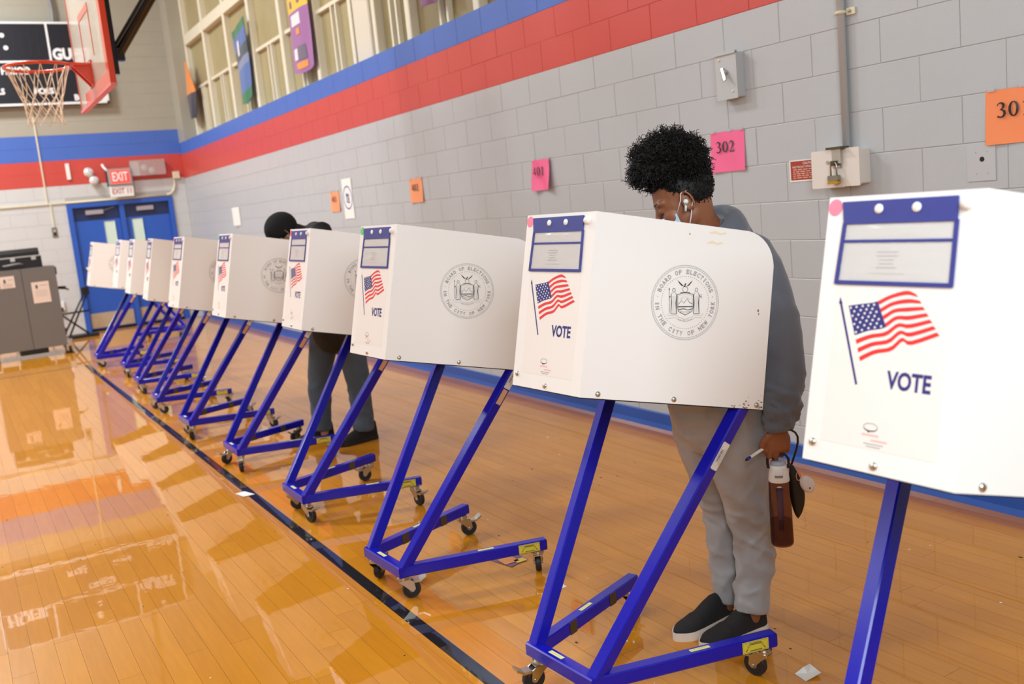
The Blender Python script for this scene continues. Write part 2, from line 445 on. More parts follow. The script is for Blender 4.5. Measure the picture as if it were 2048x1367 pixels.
# wall facing -X: block local X -> -Y world, local Y (depth) -> +X
MRW = Matrix(((0, 1, 0, 0), (-1, 0, 0, 0), (0, 0, 1, 0), (0, 0, 0, 1)))
lay_blocks(wall_right, cells, MRW, 300)
bb = MB(); bb.prism([(-0.022, 0.0), (-0.012, 0.03), (-0.012, 0.098), (-0.009, 0.103), (0.004, 0.103), (0.004, 0.0)], 2.0, -YB, M_BASEB, Matrix(((1, 0, 0, 0), (0, 0, -1, 0), (0, 1, 0, 0), (0, 0, 0, 1))))
struct('baseboard_right', bb)

# back wall
BHB = 0.2055
wb = MB()
DX0, DX1, DZ = -1.965, -0.255, 2.155
for a, b_, mm in ((-0.08, 12 * BHB, M_GROUT), (12 * BHB, 14 * BHB, M_GROUTR), (14 * BHB, 16 * BHB, M_GROUTB), (16 * BHB, CEIL, M_GROUT)):
    if a < 0:
        wb.box((XL, YB + 0.0028, a), (DX0, YB + 0.3, b_), mm); wb.box((DX1, YB + 0.0028, a), (0.5, YB + 0.3, b_), mm)
        wb.box((DX0, YB + 0.0028, DZ), (DX1, YB + 0.3, b_), mm); wb.box((DX0, YB + 0.16, a), (DX1, YB + 0.3, DZ), M_BLACK)
    else: wb.box((XL, YB + 0.0028, a), (0.5, YB + 0.3, b_), mm)
wall_back = struct('wall_back', wb)
cells = []
for r in range(37):
    mm = B_PALE if r < 12 else (B_RED if r < 14 else (B_BLUE if r < 16 else B_KHAKI))
    off = 0.0 if r % 2 == 0 else BW / 2
    x = XL - off
    while x < 0.41:
        a, b_ = max(x, XL), min(x + BW, 0.0 if r < 15 else 0.41)
        z0, z1 = r * BHB, min((r + 1) * BHB, CEIL)
        if b_ - a > 0.02:
            parts = [(a, b_)]
            if z0 < DZ - 0.05:
                parts = []
                if a < DX0: parts.append((a, min(b_, DX0)))
                if b_ > DX1: parts.append((max(a, DX1), b_))
            for (p0, p1) in parts:
                if p1 - p0 > 0.02: cells.append((p0, p1, z0, z1, mm))
        x += BW
MBWALL = T(0, YB, 0)
lay_blocks(wall_back, cells, MBWALL, 300)
# other walls, ceiling
q = MB(); q.box((XL - 0.2, YF, -0.08), (XL, YB + 0.3, CEIL), B_PALE); struct('wall_left', q)
q = MB(); q.box((XL - 0.2, YF - 0.2, -0.08), (0.5, YF, CEIL), B_PALE); struct('wall_front', q)
q = MB(); M_CEIL = mat('ceiling_paint', (206, 200, 186), 0.7); q.box((XL - 0.2, YF - 0.2, CEIL), (0.5, YB + 0.3, CEIL + 0.2), M_CEIL); struct('ceiling', q)
M_LAMPH = mat('lamp_housing', (150, 150, 150), 0.4, metal=0.6)
for lx, ly, pw in LAMPS:
    t = thing('ceiling_lamp', 'square high bay lamp hanging from the gym ceiling', 'lamp', (lx, ly, CEIL - 0.42), 0, 'gym ceiling lamps')
    q = MB(); q.box((-0.6, -0.6, 0.0), (0.6, 0.6, 0.2), M_LAMPH, 0.04); q.build('housing', t)
    q = MB(); q.cyl((0, 0, 0.2), (0, 0, 0.42), 0.03, M_LAMPH, 10); q.build('stem', t)

# ------------------------------------------------------------------ windows above the right wall
M_WFRAME = mat('cream_window_frame', (224, 218, 196), 0.45)
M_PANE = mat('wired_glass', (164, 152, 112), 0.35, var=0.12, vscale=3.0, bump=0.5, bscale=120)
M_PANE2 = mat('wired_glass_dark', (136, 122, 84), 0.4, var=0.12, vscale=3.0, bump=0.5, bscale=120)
XW = 0.25
def window(n, ys, jambs, pane_m, rail_z, sub, ztop=6.2):
    wn = bpy.data.objects.new('window_%d' % n, None); COL.objects.link(wn); wn['kind'] = 'structure'
    wn.location = (XW, (ys[0] + ys[-1]) / 2, z15); o = wn.location
    def B(name, lo, hi, mm, bev=0.0):
        q = MB(); q.box((lo[0] - o.x, lo[1] - o.y, lo[2] - o.z), (hi[0] - o.x, hi[1] - o.y, hi[2] - o.z), mm, bev); return q.build(name, wn)
    for i, y in enumerate(ys):
        w_ = 0.05 if 0 < i < len(ys) - 1 else 0.04
        B('mullion', (XW - 0.04, y - w_, z15), (XW + 0.08, y + w_, ztop), M_WFRAME, 0.008)
    B('sill', (XW - 0.06, min(ys), z15 - 0.001), (XW + 0.1, max(ys), z15 + 0.05), M_WFRAME)
    for i in range(len(ys) - 1):
        a, b_ = sorted((ys[i], ys[i + 1])); a += 0.05; b_ -= 0.05
        B('pane', (XW + 0.05, a, z15 + 0.05), (XW + 0.06, b_, ztop), pane_m)
        B('transom', (XW - 0.05, a, 4.60), (XW + 0.06, b_, 4.76), M_WFRAME, 0.008)
        B('rail', (XW + 0.0, a, rail_z - 0.02), (XW + 0.05, b_, rail_z + 0.02), M_WFRAME)
        mid = (a + b_) / 2
        for s in (-0.07, 0.07):
            B('vent_bar', (XW + 0.0, mid + s - 0.018, z15 + 0.05), (XW + 0.05, mid + s + 0.018, rail_z - 0.02), M_WFRAME)
    return wn
window(1, [8.35, 9.46, 10.65, 11.92, 13.14, 14.41, 15.65], None, M_PANE, 3.87, True)
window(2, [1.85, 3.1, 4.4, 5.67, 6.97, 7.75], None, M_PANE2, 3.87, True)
q = MB(); q.box((0.18, 7.79, z15), (0.42, 8.19, 6.2), mat('cream_pilaster', (212, 204, 186), 0.5), 0.01); struct('trim_1', q)
q = MB(); q.box((0.0, 15.70, z15), (0.42, YB, 6.2), B_KHAKI); struct('trim_2', q)

# ------------------------------------------------------------------ doors in the back wall
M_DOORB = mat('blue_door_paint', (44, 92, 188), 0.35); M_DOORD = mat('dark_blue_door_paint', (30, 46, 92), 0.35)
M_DGLASS = mat('door_window_glass', (214, 236, 222), 0.15, spec=0.6)
M_KICK = mat('worn_kick_plate', (196, 178, 148), 0.4, metal=0.3, var=0.15, vscale=9)
q = MB(); cx = (DX0 + DX1) / 2
q.box((DX0, YB - 0.03, 0), (DX0 + 0.08, YB + 0.12, DZ), M_DOORB); q.box((DX1 - 0.08, YB - 0.03, 0), (DX1, YB + 0.12, DZ), M_DOORB)
q.box((DX0 + 0.08, YB - 0.03, DZ - 0.07), (DX1 - 0.08, YB + 0.12, DZ), M_DOORB); q.box((cx - 0.04, YB - 0.02, 0), (cx + 0.04, YB + 0.12, DZ - 0.07), M_DOORB)
struct('trim_3', q)
for n, (a, b_, wx, hs) in enumerate(((DX0 + 0.08, cx - 0.04, 1, -1), (cx + 0.04, DX1 - 0.08, -1, 1)), 1):
    d = MB(); d.box((a + 0.004, YB + 0.03, 0.03), (b_ - 0.004, YB + 0.075, 1.86), M_DOORB)
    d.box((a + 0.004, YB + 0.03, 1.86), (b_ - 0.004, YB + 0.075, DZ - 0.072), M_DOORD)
    do = struct('door_%d' % n, d)
    w0 = (b_ - 0.27) if wx > 0 else (a + 0.10)
    q = MB(); q.box((w0, YB + 0.022, 1.12), (w0 + 0.17, YB + 0.032, 1.83), M_DGLASS, 0.02, M=None); q.build('vision_panel', do)
    q = MB(); q.box((a + 0.02, YB + 0.024, 0.05), (b_ - 0.02, YB + 0.032, 0.30), M_KICK); q.build('kick_plate', do)
    q = MB(); q.box((a + 0.2, YB - 0.02, 1.96), (a + 0.48, YB + 0.032, 2.03), mat('door_closer_gray', (176, 170, 176), 0.4, metal=0.3), 0.008)
    if n == 1: q.bar((a + 0.45, YB - 0.01, 2.0), (a + 0.66, YB + 0.02, 2.06), 0.02, 0.012, M_STEEL)
    q.build('door_closer', do)
    q = MB(); hx = a + 0.09 if n == 1 else b_ - 0.09
    q.cyl((hx, YB + 0.03, 1.06), (hx, YB - 0.02, 1.06), 0.014, M_STEEL, 10); q.ball((hx, YB - 0.035, 1.06), 0.032, M_STEEL); q.cyl((hx, YB + 0.032, 1.06), (hx, YB + 0.022, 1.06), 0.036, M_STEEL)
    q.build('door_knob', do, True)

# ------------------------------------------------------------------ things on the back wall
M_IVORY = mat('ivory_conduit', (226, 218, 190), 0.45)
t = thing('conduit', 'long ivory surface raceway with a thin drop line left of the blue doors', 'conduit', (-2.2, YB - 0.003, 2.2))
q = MB(); q.box((-4.0, -0.02, -0.024), (0.235, 0.0, 0.0), M_IVORY); q.build('raceway', t)
q = MB(); q.box((0.235, -0.03, -0.03), (1.86, 0.0, 0.0), M_IVORY)
q.tube([(1.86, -0.02, -0.015), (1.93, -0.02, 0.0), (1.99, -0.02, 0.06), (2.015, -0.02, 0.14), (2.02, -0.02, 0.25)], 0.018, M_IVORY, 8); q.build('pipe', t, True)
q = MB(); q.box((2.0, -0.06, 0.25), (2.12, 0.0, 0.37), M_IVORY, 0.01); q.build('junction_box', t)
q = MB(); q.box((-0.05, -0.018, 0.0), (-0.03, 0.0, 1.56), M_IVORY); q.box((-0.01, -0.018, -0.39), (0.01, 0.0, -0.024), M_IVORY); q.build('drop_line', t)
t = thing('light_switch', 'small steel switch plate on the pale wall left of the blue doors', 'switch', (-2.2, YB, 1.72))
q = MB(); q.box((-0.042, -0.012, -0.08), (0.042, 0.0, 0.08), mat('dull_steel', (150, 144, 134), 0.4, metal=0.7), 0.006); q.build('cover_plate', t)
q = MB(); q.box((-0.02, -0.022, -0.05), (0.02, -0.012, 0.0), M_BLACK); q.box((-0.008, -0.03, 0.01), (0.008, -0.012, 0.04), M_IVORY); q.build('toggle', t)
t = thing('thermostat_cover', 'narrow white plastic strip cover on the red stripe left of the exit sign', 'cover', (-1.85, YB, 2.69))
q = MB(); q.box((-0.03, -0.03, -0.13), (0.03, 0.0, 0.0), M_PAPER, 0.005, RZ(0) @ Matrix.Rotation(0.0, 4, 'Y')); q.build('lower_half', t)
q = MB(); q.box((-0.03, -0.025, 0.0), (0.03, 0.0, 0.13), M_PAPER, 0.005); q.build('upper_half', t)
t = thing('emergency_light', 'pair of round white emergency lamp heads beside the exit sign', 'lamp', (-1.52, YB, 2.62))
for i, (dx, dz) in enumerate(((-0.035, 0.06), (0.03, -0.08))):
    q = MB(); q.cyl((dx, -0.02, dz), (dx, -0.12, dz - 0.03), 0.055, M_PAPER, 16, 0.075); q.build('lamp_head', t, False)
    q = MB(); q.ball((dx, -0.122, dz - 0.03), (0.066, 0.025, 0.066), mat('lamp_lens', (236, 240, 246), 0.1, metal=0.4)); q.build('lens', t, True)
q = MB(); q.cyl((0, 0, -0.01), (0, -0.04, -0.01), 0.05, M_PAPER, 14); q.cyl((-0.035, -0.03, 0.06), (0.03, -0.03, -0.08), 0.015, M_PAPER); q.build('bracket', t)
t = thing('exit_sign', 'lit red exit sign box over the blue doors', 'sign', (-1.08, YB, 2.545))
q = MB(); q.box((-0.19, -0.16, -0.135), (0.19, -0.10, 0.135), mat('exit_housing', (176, 176, 178), 0.35, metal=0.5), 0.008); q.box((-0.2, -0.10, -0.14), (-0.165, 0.0, 0.14), M_BLACK); q.box((-0.05, -0.1, 0.02), (0.05, 0.0, 0.1), M_GRAYP); q.build('housing', t)
q = MB(); q.box((-0.15, -0.165, -0.11), (0.15, -0.158, 0.105), mat('exit_red_glow', (255, 70, 62), 0.3, emit=0.8)); q.build('face_plate', t)
q = MB(); add_text(q, 'EXIT', mat('exit_letters', (255, 196, 190), 0.4, emit=0.6), 0, 0, 0.25, 0.15, M=frame((0, -0.168, 0.0), (1, 0, 0), (0, 0, 1), (0, -1, 0)), offset=0.02); q.build('lettering', t)
q = MB(); q.tube([(-0.17, -0.1, 0.1), (-0.22, -0.06, 0.17), (-0.23, 0.0, 0.22)], 0.02, M_PAPER, 8); q.build('feed_arm', t)
t = thing('exit_number_plate', 'white plate reading EXIT 11 hung below the exit sign', 'sign', (-1.08, YB, 2.31))
q = MB(); q.box((-0.19, -0.13, -0.1), (0.19, -0.12, 0.085), M_PAPER, 0.006); q.box((-0.02, -0.12, -0.05), (0.02, 0.0, 0.05), M_GRAYP); q.build('plate', t)
q = MB(); add_text(q, 'EXIT 11', mat('dark_red_ink', (176, 54, 48), 0.5), 0, 0, 0.3, 0.09, M=frame((0, -0.1315, -0.005), (1, 0, 0), (0, 0, 1), (0, -1, 0)), offset=0.015); q.build('lettering', t)
t = thing('alarm_guard', 'clear plastic guard box over two round heads right of the exit sign', 'guard', (-0.6, YB, 2.665))
q = MB()
for lo, hi in (((-0.28, -0.13, -0.13), (0.28, -0.125, 0.13)), ((-0.28, -0.125, 0.125), (0.28, 0, 0.13)), ((-0.28, -0.125, -0.13), (0.28, 0, -0.125)), ((-0.28, -0.125, -0.125), (-0.275, 0, 0.125)), ((0.275, -0.125, -0.125), (0.28, 0, 0.125))): q.box(lo, hi, M_GUARD)
q.build('guard_box', t)
for dx, dz in ((-0.06, 0.0), (0.06, -0.05)):
    q = MB(); q.cyl((dx, -0.02, dz), (dx, -0.09, dz), 0.045, M_PAPER, 16, 0.055); q.ball((dx, -0.09, dz), (0.05, 0.02, 0.05), M_PAPER); q.build('lamp_head', t, True)
q = MB(); q.box((-0.27, -0.02, -0.12), (-0.12, 0, 0.12), M_PAPER, 0.01); q.build('battery_case', t)

# scoreboard
M_SB = mat('scoreboard_black', (22, 25, 36), 0.35, spec=0.6); M_SBW = mat('scoreboard_white', (236, 238, 240), 0.5)
M_SBD = mat('scoreboard_digit', (32, 34, 44), 0.4)
SBX0, SBX1, SBZ0, SBZ1 = -4.0, -1.06, 3.76, 5.06
t = thing('scoreboard', 'black gym scoreboard with white lettering behind the basketball hoop', 'scoreboard', (-2.53, YB - 0.004, SBZ0))
def SBF(): return frame((0, -0.142, 0), (1, 0, 0), (0, 0, 1), (0, -1, 0))
sx = lambda x: x + 2.53
q = MB(); q.box((sx(SBX0), -0.14, 0), (sx(SBX1), 0.0, SBZ1 - SBZ0), M_SB); q.build('case', t)
q = MB()
for x0, x1, z0, z1 in ((SBX0, SBX1, 3.76, 3.795), (SBX0, SBX1, 5.03, 5.06), (SBX0, -3.965, 3.76, 5.06), (-1.095, SBX1, 3.76, 5.06), (SBX0, -1.83, 4.43, 4.46), (-1.86, -1.83, 4.46, 5.03), (-3.2, -3.17, 4.46, 5.03)):
    q.box((sx(x0), -0.147, z0 - SBZ0), (sx(x1), -0.139, z1 - SBZ0), M_SBW)
q.build('border_lines', t)
M_ = SBF()
for txt, x, z, w_, h_ in (('GUEST', -1.51, 4.555, 0.6, 0.19), ('HOME', -3.58, 4.555, 0.6, 0.19), ('PERIOD', -2.385, 4.305, 0.42, 0.12), ('POSS', -2.02, 3.98, 0.29, 0.1), ('BONUS', -1.375, 3.865, 0.42, 0.1), ('FOULS', -2.74, 3.99, 0.3, 0.1)):
    q = MB(); add_text(q, txt, M_SBW, sx(x), z - SBZ0, w_, h_, z=0.001 if txt not in ('GUEST', 'HOME') else 0.006, M=M_, offset=0.05); q.build('lettering', t)
q = MB()
for x in (-3.0, -2.75, -2.3, -2.05):
    for seg in ((0, 0.22, 0.1, 0.02), (0, 0, 0.1, 0.02), (0, -0.22, 0.1, 0.02), (-0.06, 0.11, 0.02, 0.18), (0.06, 0.11, 0.02, 0.18), (-0.06, -0.11, 0.02, 0.18), (0.06, -0.11, 0.02, 0.18)):
        q.box((sx(x) + seg[0] - seg[2] / 2, -0.145, 0.98 + seg[1] - seg[3] / 2), (sx(x) + seg[0] + seg[2] / 2, -0.1395, 0.98 + seg[1] + seg[3] / 2), M_SBD)
tag(q.build('digit_segments', t), kind='stuff')
for x, z in ((-2.50, 4.85), (-2.47, 4.66), (-1.47, 4.93)):
    q = MB(); q.cyl((sx(x), -0.139, z - SBZ0), (sx(x), -0.15, z - SBZ0), 0.035, M_SBW, 14); q.build('indicator_lamp', t)
q = MB(); q.prism([(sx(-1.19), 0.034), (sx(-1.09), 0.034), (sx(-1.09), 0.14)], 0.0005, 0.006, M_SBW, SBF()); q.build('corner_plate', t)
q = MB(); q.tube([(-1.715, YB - 0.08, SBZ1), (-1.70, YB - 0.08, SBZ1 + 0.2), (-1.715, YB - 0.08, SBZ1 + 0.45), (-1.70, YB - 0.08, SBZ1 + 0.8), (-1.7, YB - 0.08, CEIL)], 0.028, M_GRAYP, 6)
tag(q.build('braided_cable'), 'gray braided cable running up the wall from the scoreboard top', 'cable')

# ------------------------------------------------------------------ basketball hoop
M_ORANGE = mat('hoop_orange', (216, 64, 28), 0.3, coat=0.4); M_PAD = mat('pink_edge_pad', (226, 120, 130), 0.45)
M_NET = mat('net_cord', (232, 216, 192), 0.7); M_ARM = mat('black_steel_arm', (14, 14, 15), 0.25, coat=0.5)
t = thing('basketball_hoop', 'side court basketball hoop with orange rim, net and clear backboard on black arms', 'hoop', (-2.64, 6.74, 2.65))
HW, HH = 0.81, 1.07
q = MB(); q.box((-0.006, -HW, 0), (0.006, HW, HH), M_BBGLASS); q.build('backboard', t)
q = MB()
for lo, hi in (((-0.011, -HW, 0), (-0.0065, -HW + 0.09, HH)), ((-0.011, HW - 0.022, 0), (-0.0065, HW, HH)), ((-0.011, -HW + 0.09, HH - 0.05), (-0.0065, HW - 0.05, HH)), ((-0.011, -HW + 0.09, 0), (-0.0065, HW - 0.35, 0.09))): q.box(lo, hi, M_ORANGE)
q.build('border', t)
q = MB()
for lo, hi in (((-0.010, -0.28, 0.28), (-0.0065, -0.262, 0.66)), ((-0.010, 0.222, 0.28), (-0.0065, 0.24, 0.66)), ((-0.010, -0.262, 0.61), (-0.0065, 0.222, 0.66))): q.box(lo, hi, M_ORANGE)
q.build('target_square', t)
q = MB(); q.box((-0.014, -HW - 0.012, -0.018), (0.03, HW + 0.012, 0.0), M_PAD, 0.006); q.build('bottom_pad', t)
q = MB(); q.box((-0.011, -HW - 0.008, 0.0), (0.03, -HW, HH), M_ORANGE, 0.003); q.build('edge_frame', t)
q = MB(); q.box((-0.008, HW, 0.0), (0.02, HW + 0.006, HH), mat('pale_pink_edge', (236, 176, 180), 0.45), 0.002); q.build('edge_frame', t)
RZM = 0.243; RC = Vector((-0.38, 0.0, RZM)); RR = 0.2286
q = MB(); q.tube([(RC.x + RR * math.cos(a), RC.y + RR * math.sin(a), RC.z) for a in [2 * PI * i / 40 for i in range(40)]], 0.0125, M_ORANGE, 8, closed=True)
q.build('rim', t, True)
q = MB(); q.prism([(-0.155, 0.012), (-0.008, 0.012), (-0.008, -0.15), (-0.02, -0.15)], -0.06, -0.05, M_ORANGE, frame(RC * 0 + Vector((0, 0, RZM)), (1, 0, 0), (0, 0, 1), (0, -1, 0)))
q.prism([(-0.155, 0.012), (-0.008, 0.012), (-0.008, -0.15), (-0.02, -0.15)], 0.05, 0.06, M_ORANGE, frame(Vector((0, 0, RZM)), (1, 0, 0), (0, 0, 1), (0, -1, 0)))
q.prism([(-0.008, -0.07), (-0.008, 0.07), (-0.17, 0.13), (-0.17, 0.1), (-0.15, 0.0), (-0.17, -0.1), (-0.17, -0.13)], RZM - 0.006, RZM + 0.012, M_ORANGE)
q.box((-0.014, -0.085, RZM - 0.16), (-0.0065, 0.085, RZM + 0.035), M_ORANGE, 0.01); q.build('rim_bracket', t)
q = MB()
def netp(k, lev):
    a = 2 * PI * k / 12; r = [0.222, 0.155, 0.136, 0.126, 0.122, 0.134][lev]; z = [0.0, -0.2, -0.26, -0.32, -0.375, -0.43][lev]
    return (RC.x + r * math.cos(a) + 0.004 * math.sin(5 * k + lev), r * math.sin(a) + 0.004 * math.cos(3 * k + lev), RC.z + z)
for k in range(12):
    a, b = netp(k, 0), netp(k + 0.5, 1); c = netp(k + 1, 0)
    up_ = (RC.x + RR * math.cos(2 * PI * k / 12), RR * math.sin(2 * PI * k / 12), RC.z + 0.0)
    q.tube([up_, ((a[0] + b[0]) / 2, (a[1] + b[1]) / 2, RC.z - 0.09), b], 0.0036, M_NET, 5)
    q.tube([c, ((c[0] + b[0]) / 2, (c[1] + b[1]) / 2, RC.z - 0.09), b], 0.0036, M_NET, 5)
    for lev in range(1, 5):
        h0 = 0.5 if lev % 2 == 1 else 0.0
        p = netp(k + h0, lev)
        for dlt in (-0.5, 0.5): q.tube([p, netp(k + h0 + dlt, lev + 1)], 0.0036, M_NET, 5)
q.build('net', t)
q = MB(); q.bar((0.10, -0.36, 0.12), (0.10, -0.36, 1.9), 0.07, 0.07, M_ARM); q.bar((0.10, 0.36, 0.12), (0.10, 0.36, 1.9), 0.07, 0.07, M_ARM)
q.box((0.03, -0.42, 0.12), (0.07, 0.42, 0.2), M_ARM); q.box((0.03, -0.42, 0.8), (0.07, 0.42, 0.88), M_ARM); q.build('board_frame', t)
for y_ in (-0.36, 0.36):
    q = MB(); q.tube([(0.15, y_, 0.27), (2.64, y_, 3.75)], 0.038, M_ARM, 12); q.build('support_arm', t, True)
for y_ in (-0.36, 0.36):
    q = MB(); q.box((0.12, y_ - 0.035, 0.22), (0.19, y_ + 0.035, 0.31), M_ARM, 0.008); q.build('arm_clevis', t)
for y_ in (-0.36, 0.36):
    q = MB(); q.tube([(0.12, y_, 1.85), (2.64, y_, 3.4)], 0.038, M_ARM, 12); q.build('top_arm', t, True)

# ------------------------------------------------------------------ hanging banners
def banner(name, label, y0, y1, z0, z1, x, bands, shape=None, group='banners hung in the upper windows'):
    """bands: list of (t0,t1,mat); y0 near the camera, y1 far; draped with folds"""
    t = thing(name, label, 'banner', (x, (y0 + y1) / 2, z1), 0, group)
    N_ = 14; K = 26; q = MB()
    def P(u, w, dx=0):
        yy = y1 + (y0 - y1) * u; zz = z1 + (z0 - z1) * w
        a = b = 0.0
        if shape: yy, zz = shape(u, w, yy, zz)
        fold = 0.014 * math.sin(u * 6 + w * 3) * (0.4 + w) + 0.005 * math.sin(u * 11 + w * 5)
        return Vector((fold + dx, yy - (y0 + y1) / 2, zz - z1))
    for side, dx in ((0, -0.004), (1, 0.004)):
        for j in range(K):
            for i in range(N_):
                u0, u1, w0, w1 = i / N_, (i + 1) / N_, j / K, (j + 1) / K
                mm = [b[2] for b in bands if b[0] <= (w0 + w1) / 2 + 1e-6][-1]
                vs = [P(u0, w0, dx), P(u1, w0, dx), P(u1, w1, dx), P(u0, w1, dx)]
                q.add(vs, [(3, 2, 1, 0) if side == 0 else (0, 1, 2, 3)], mm)
    q.build('cloth', t, True)
    return t, P
bm_ = lambda n, c: mat(n, c, 0.7, sheen=0.3)
t, P = banner('team_banner', 'yellow and purple team banner hanging in the window nearest the pilaster', 9.40, 10.08, 3.30, 4.75, 0.14,
           [(0, 1, bm_('banner_yellow', (222, 184, 44))), (0.55, 1, bm_('banner_purple', (148, 92, 152)))], lambda u, w, y, z: (y, z + (0.05 * math.cos((u - 0.5) * PI) * (-1 if w > 0.95 else 0))))
def patch(t, P, name, u0, u1, w0, w1, m, K=6):
    q = MB()
    for i in range(K):
        for j in range(K):
            a, b = u0 + (u1 - u0) * i / K, u0 + (u1 - u0) * (i + 1) / K; c, d = w0 + (w1 - w0) * j / K, w0 + (w1 - w0) * (j + 1) / K
            q.add([P(a, c, -0.009), P(b, c, -0.009), P(b, d, -0.009), P(a, d, -0.009)], [(3, 2, 1, 0)], m)
    return q.build(name, t)
bw = bm_('banner_white', (222, 216, 226)); bg = bm_('banner_dark_gray', (98, 90, 110)); bo = bm_('banner_orange', (224, 140, 40)); bp_ = bm_('banner_plum', (120, 78, 120))
patch(t, P, 'white_emblem', 0.18, 0.66, 0.565, 0.655, bw); patch(t, P, 'heart_emblem', 0.4, 0.58, 0.68, 0.73, bo)
patch(t, P, 'gray_emblem', 0.36, 0.72, 0.82, 0.93, bg); patch(t, P, 'white_emblem', 0.18, 0.36, 0.83, 0.92, bw); patch(t, P, 'orange_strip', 0.25, 0.72, 0.945, 0.965, bo)
for u, w in ((0.5, 0.42), (0.22, 0.48), (0.64, 0.47)): patch(t, P, 'star_emblem', u - 0.06, u + 0.06, w - 0.025, w + 0.025, bp_, 3)
t, P = banner('team_banner', 'green and blue banner twisted to a point in the second window from the corner', 11.86, 12.52, 3.28, 4.28, 0.14,
           [(0, 1, bm_('banner_green', (40, 112, 74))), (0.12, 1, bm_('banner_blue', (72, 104, 166))), (0.30, 1, bm_('banner_dark', (58, 74, 84))), (0.48, 1, bm_('banner_slate', (118, 130, 164))), (0.58, 1, MATS['banner_blue']), (0.9, 1, MATS['banner_green'])],
           lambda u, w, y, z: (12.2 + (y - 12.2) * (1.0 - 0.25 * w), z - 0.10 * (0.5 - u) - 0.12 * max(0, w - 0.85) * (1 - abs(u - 0.5) * 2) * 4))
patch(t, P, 'pale_emblem', 0.3, 0.45, 0.2, 0.4, bw)
t, P = banner('team_banner', 'orange and black banner folded narrow at the window corner', 15.05, 15.65, 3.38, 4.32, 0.12,
           [(0, 1, bm_('banner_pumpkin', (226, 138, 52))), (0.58, 1, bm_('banner_charcoal', (46, 48, 66)))],
           lambda u, w, y, z: (15.4 + (y - 15.4) * (0.15 + 0.9 * min(w, 0.55) / 0.55 if w < 0.6 else 1.05 - 1.3 * (w - 0.6)), z))
t, P = banner('team_banner', 'plum banner of which only the hem shows right of the pilaster', 6.22, 6.52, 3.31, 4.4, 0.14,
           [(0, 1, bm_('banner_rust', (196, 120, 76))), (0.9, 1, bm_('banner_plum2', (116, 66, 110)))])

# ------------------------------------------------------------------ things on the right wall
def WM(y, z, x=0.0): return frame((x, y, z), (0, -1, 0), (0, 0, 1), (-1, 0, 0))   # local x to the right as seen, y up, z out of the wall
def ribbon_glyph(mb, ch, cx, cy, w, h, m, M, z=0.0):
    """bold serif digits drawn as ribbons"""
    def pts(lst): return [(cx + (x - 0.5) * w, cy + (y - 0.5) * h) for x, y in lst]
    q = MB(); th, tn = 0.26 * w, 0.09 * w
    if ch == '0':
        n = 24; P_ = []; Wd = []
        for i in range(n):
            a = 2 * PI * i / n; P_.append((0.5 + 0.37 * math.cos(a), 0.5 + 0.46 * math.sin(a))); Wd.append(tn + (th - tn) * abs(math.cos(a)) ** 1.2)
        q.ribbon(pts(P_), Wd, m, closed=True)
    elif ch == '3':
        P_ = [(0.08, 0.80), (0.16, 0.90), (0.34, 0.97), (0.55, 0.95), (0.70, 0.83), (0.68, 0.68), (0.52, 0.57), (0.34, 0.53), (0.55, 0.51), (0.76, 0.40), (0.80, 0.24), (0.68, 0.09), (0.44, 0.03), (0.2, 0.06), (0.1, 0.12)]
        q.ribbon(pts(P_), [tn, tn, tn * 1.2, th * .7, th, th * .9, tn * 1.4, tn, tn * 1.3, th * .9, th * 1.1, th * .8, tn * 1.3, tn * 1.5, th * .7], m)
    elif ch == '2':
        P_ = [(0.1, 0.72), (0.18, 0.86), (0.36, 0.95), (0.58, 0.93), (0.72, 0.78), (0.66, 0.56), (0.46, 0.34), (0.22, 0.14), (0.14, 0.07)]
        q.ribbon(pts(P_), [tn, tn * 1.2, tn * 1.6, th * .8, th * 1.1, th, th * .6, tn, tn], m); q.ribbon(pts([(0.1, 0.06), (0.8, 0.06)]), 0.12 * h, m); q.ribbon(pts([(0.8, 0.02), (0.9, 0.26)]), tn, m)
    elif ch == '1':
        q.ribbon(pts([(0.52, 0.02), (0.52, 0.98)]), th, m); q.ribbon(pts([(0.25, 0.02), (0.8, 0.02)]), 0.05 * h, m); q.ribbon(pts([(0.25, 0.82), (0.55, 0.95)]), tn, m)
    elif ch == '4':
        q.ribbon(pts([(0.66, 0.02), (0.66, 0.98)]), th * .9, m); q.ribbon(pts([(0.05, 0.32), (0.92, 0.32)]), 0.12 * h, m); q.ribbon(pts([(0.08, 0.34), (0.62, 0.96)]), tn * 1.3, m)
    mb.add([M @ (Vector(v) + Vector((0, 0, z))) for v in q.v], q.f, m)
M_SPINK = mat('hot_pink_paper', (250, 92, 152), 0.55); M_SORG = mat('orange_paper', (250, 138, 68), 0.55); M_SPEACH = mat('pale_orange_paper', (250, 158, 100), 0.55)
M_SINK = mat('sign_ink', (22, 18, 20), 0.6)
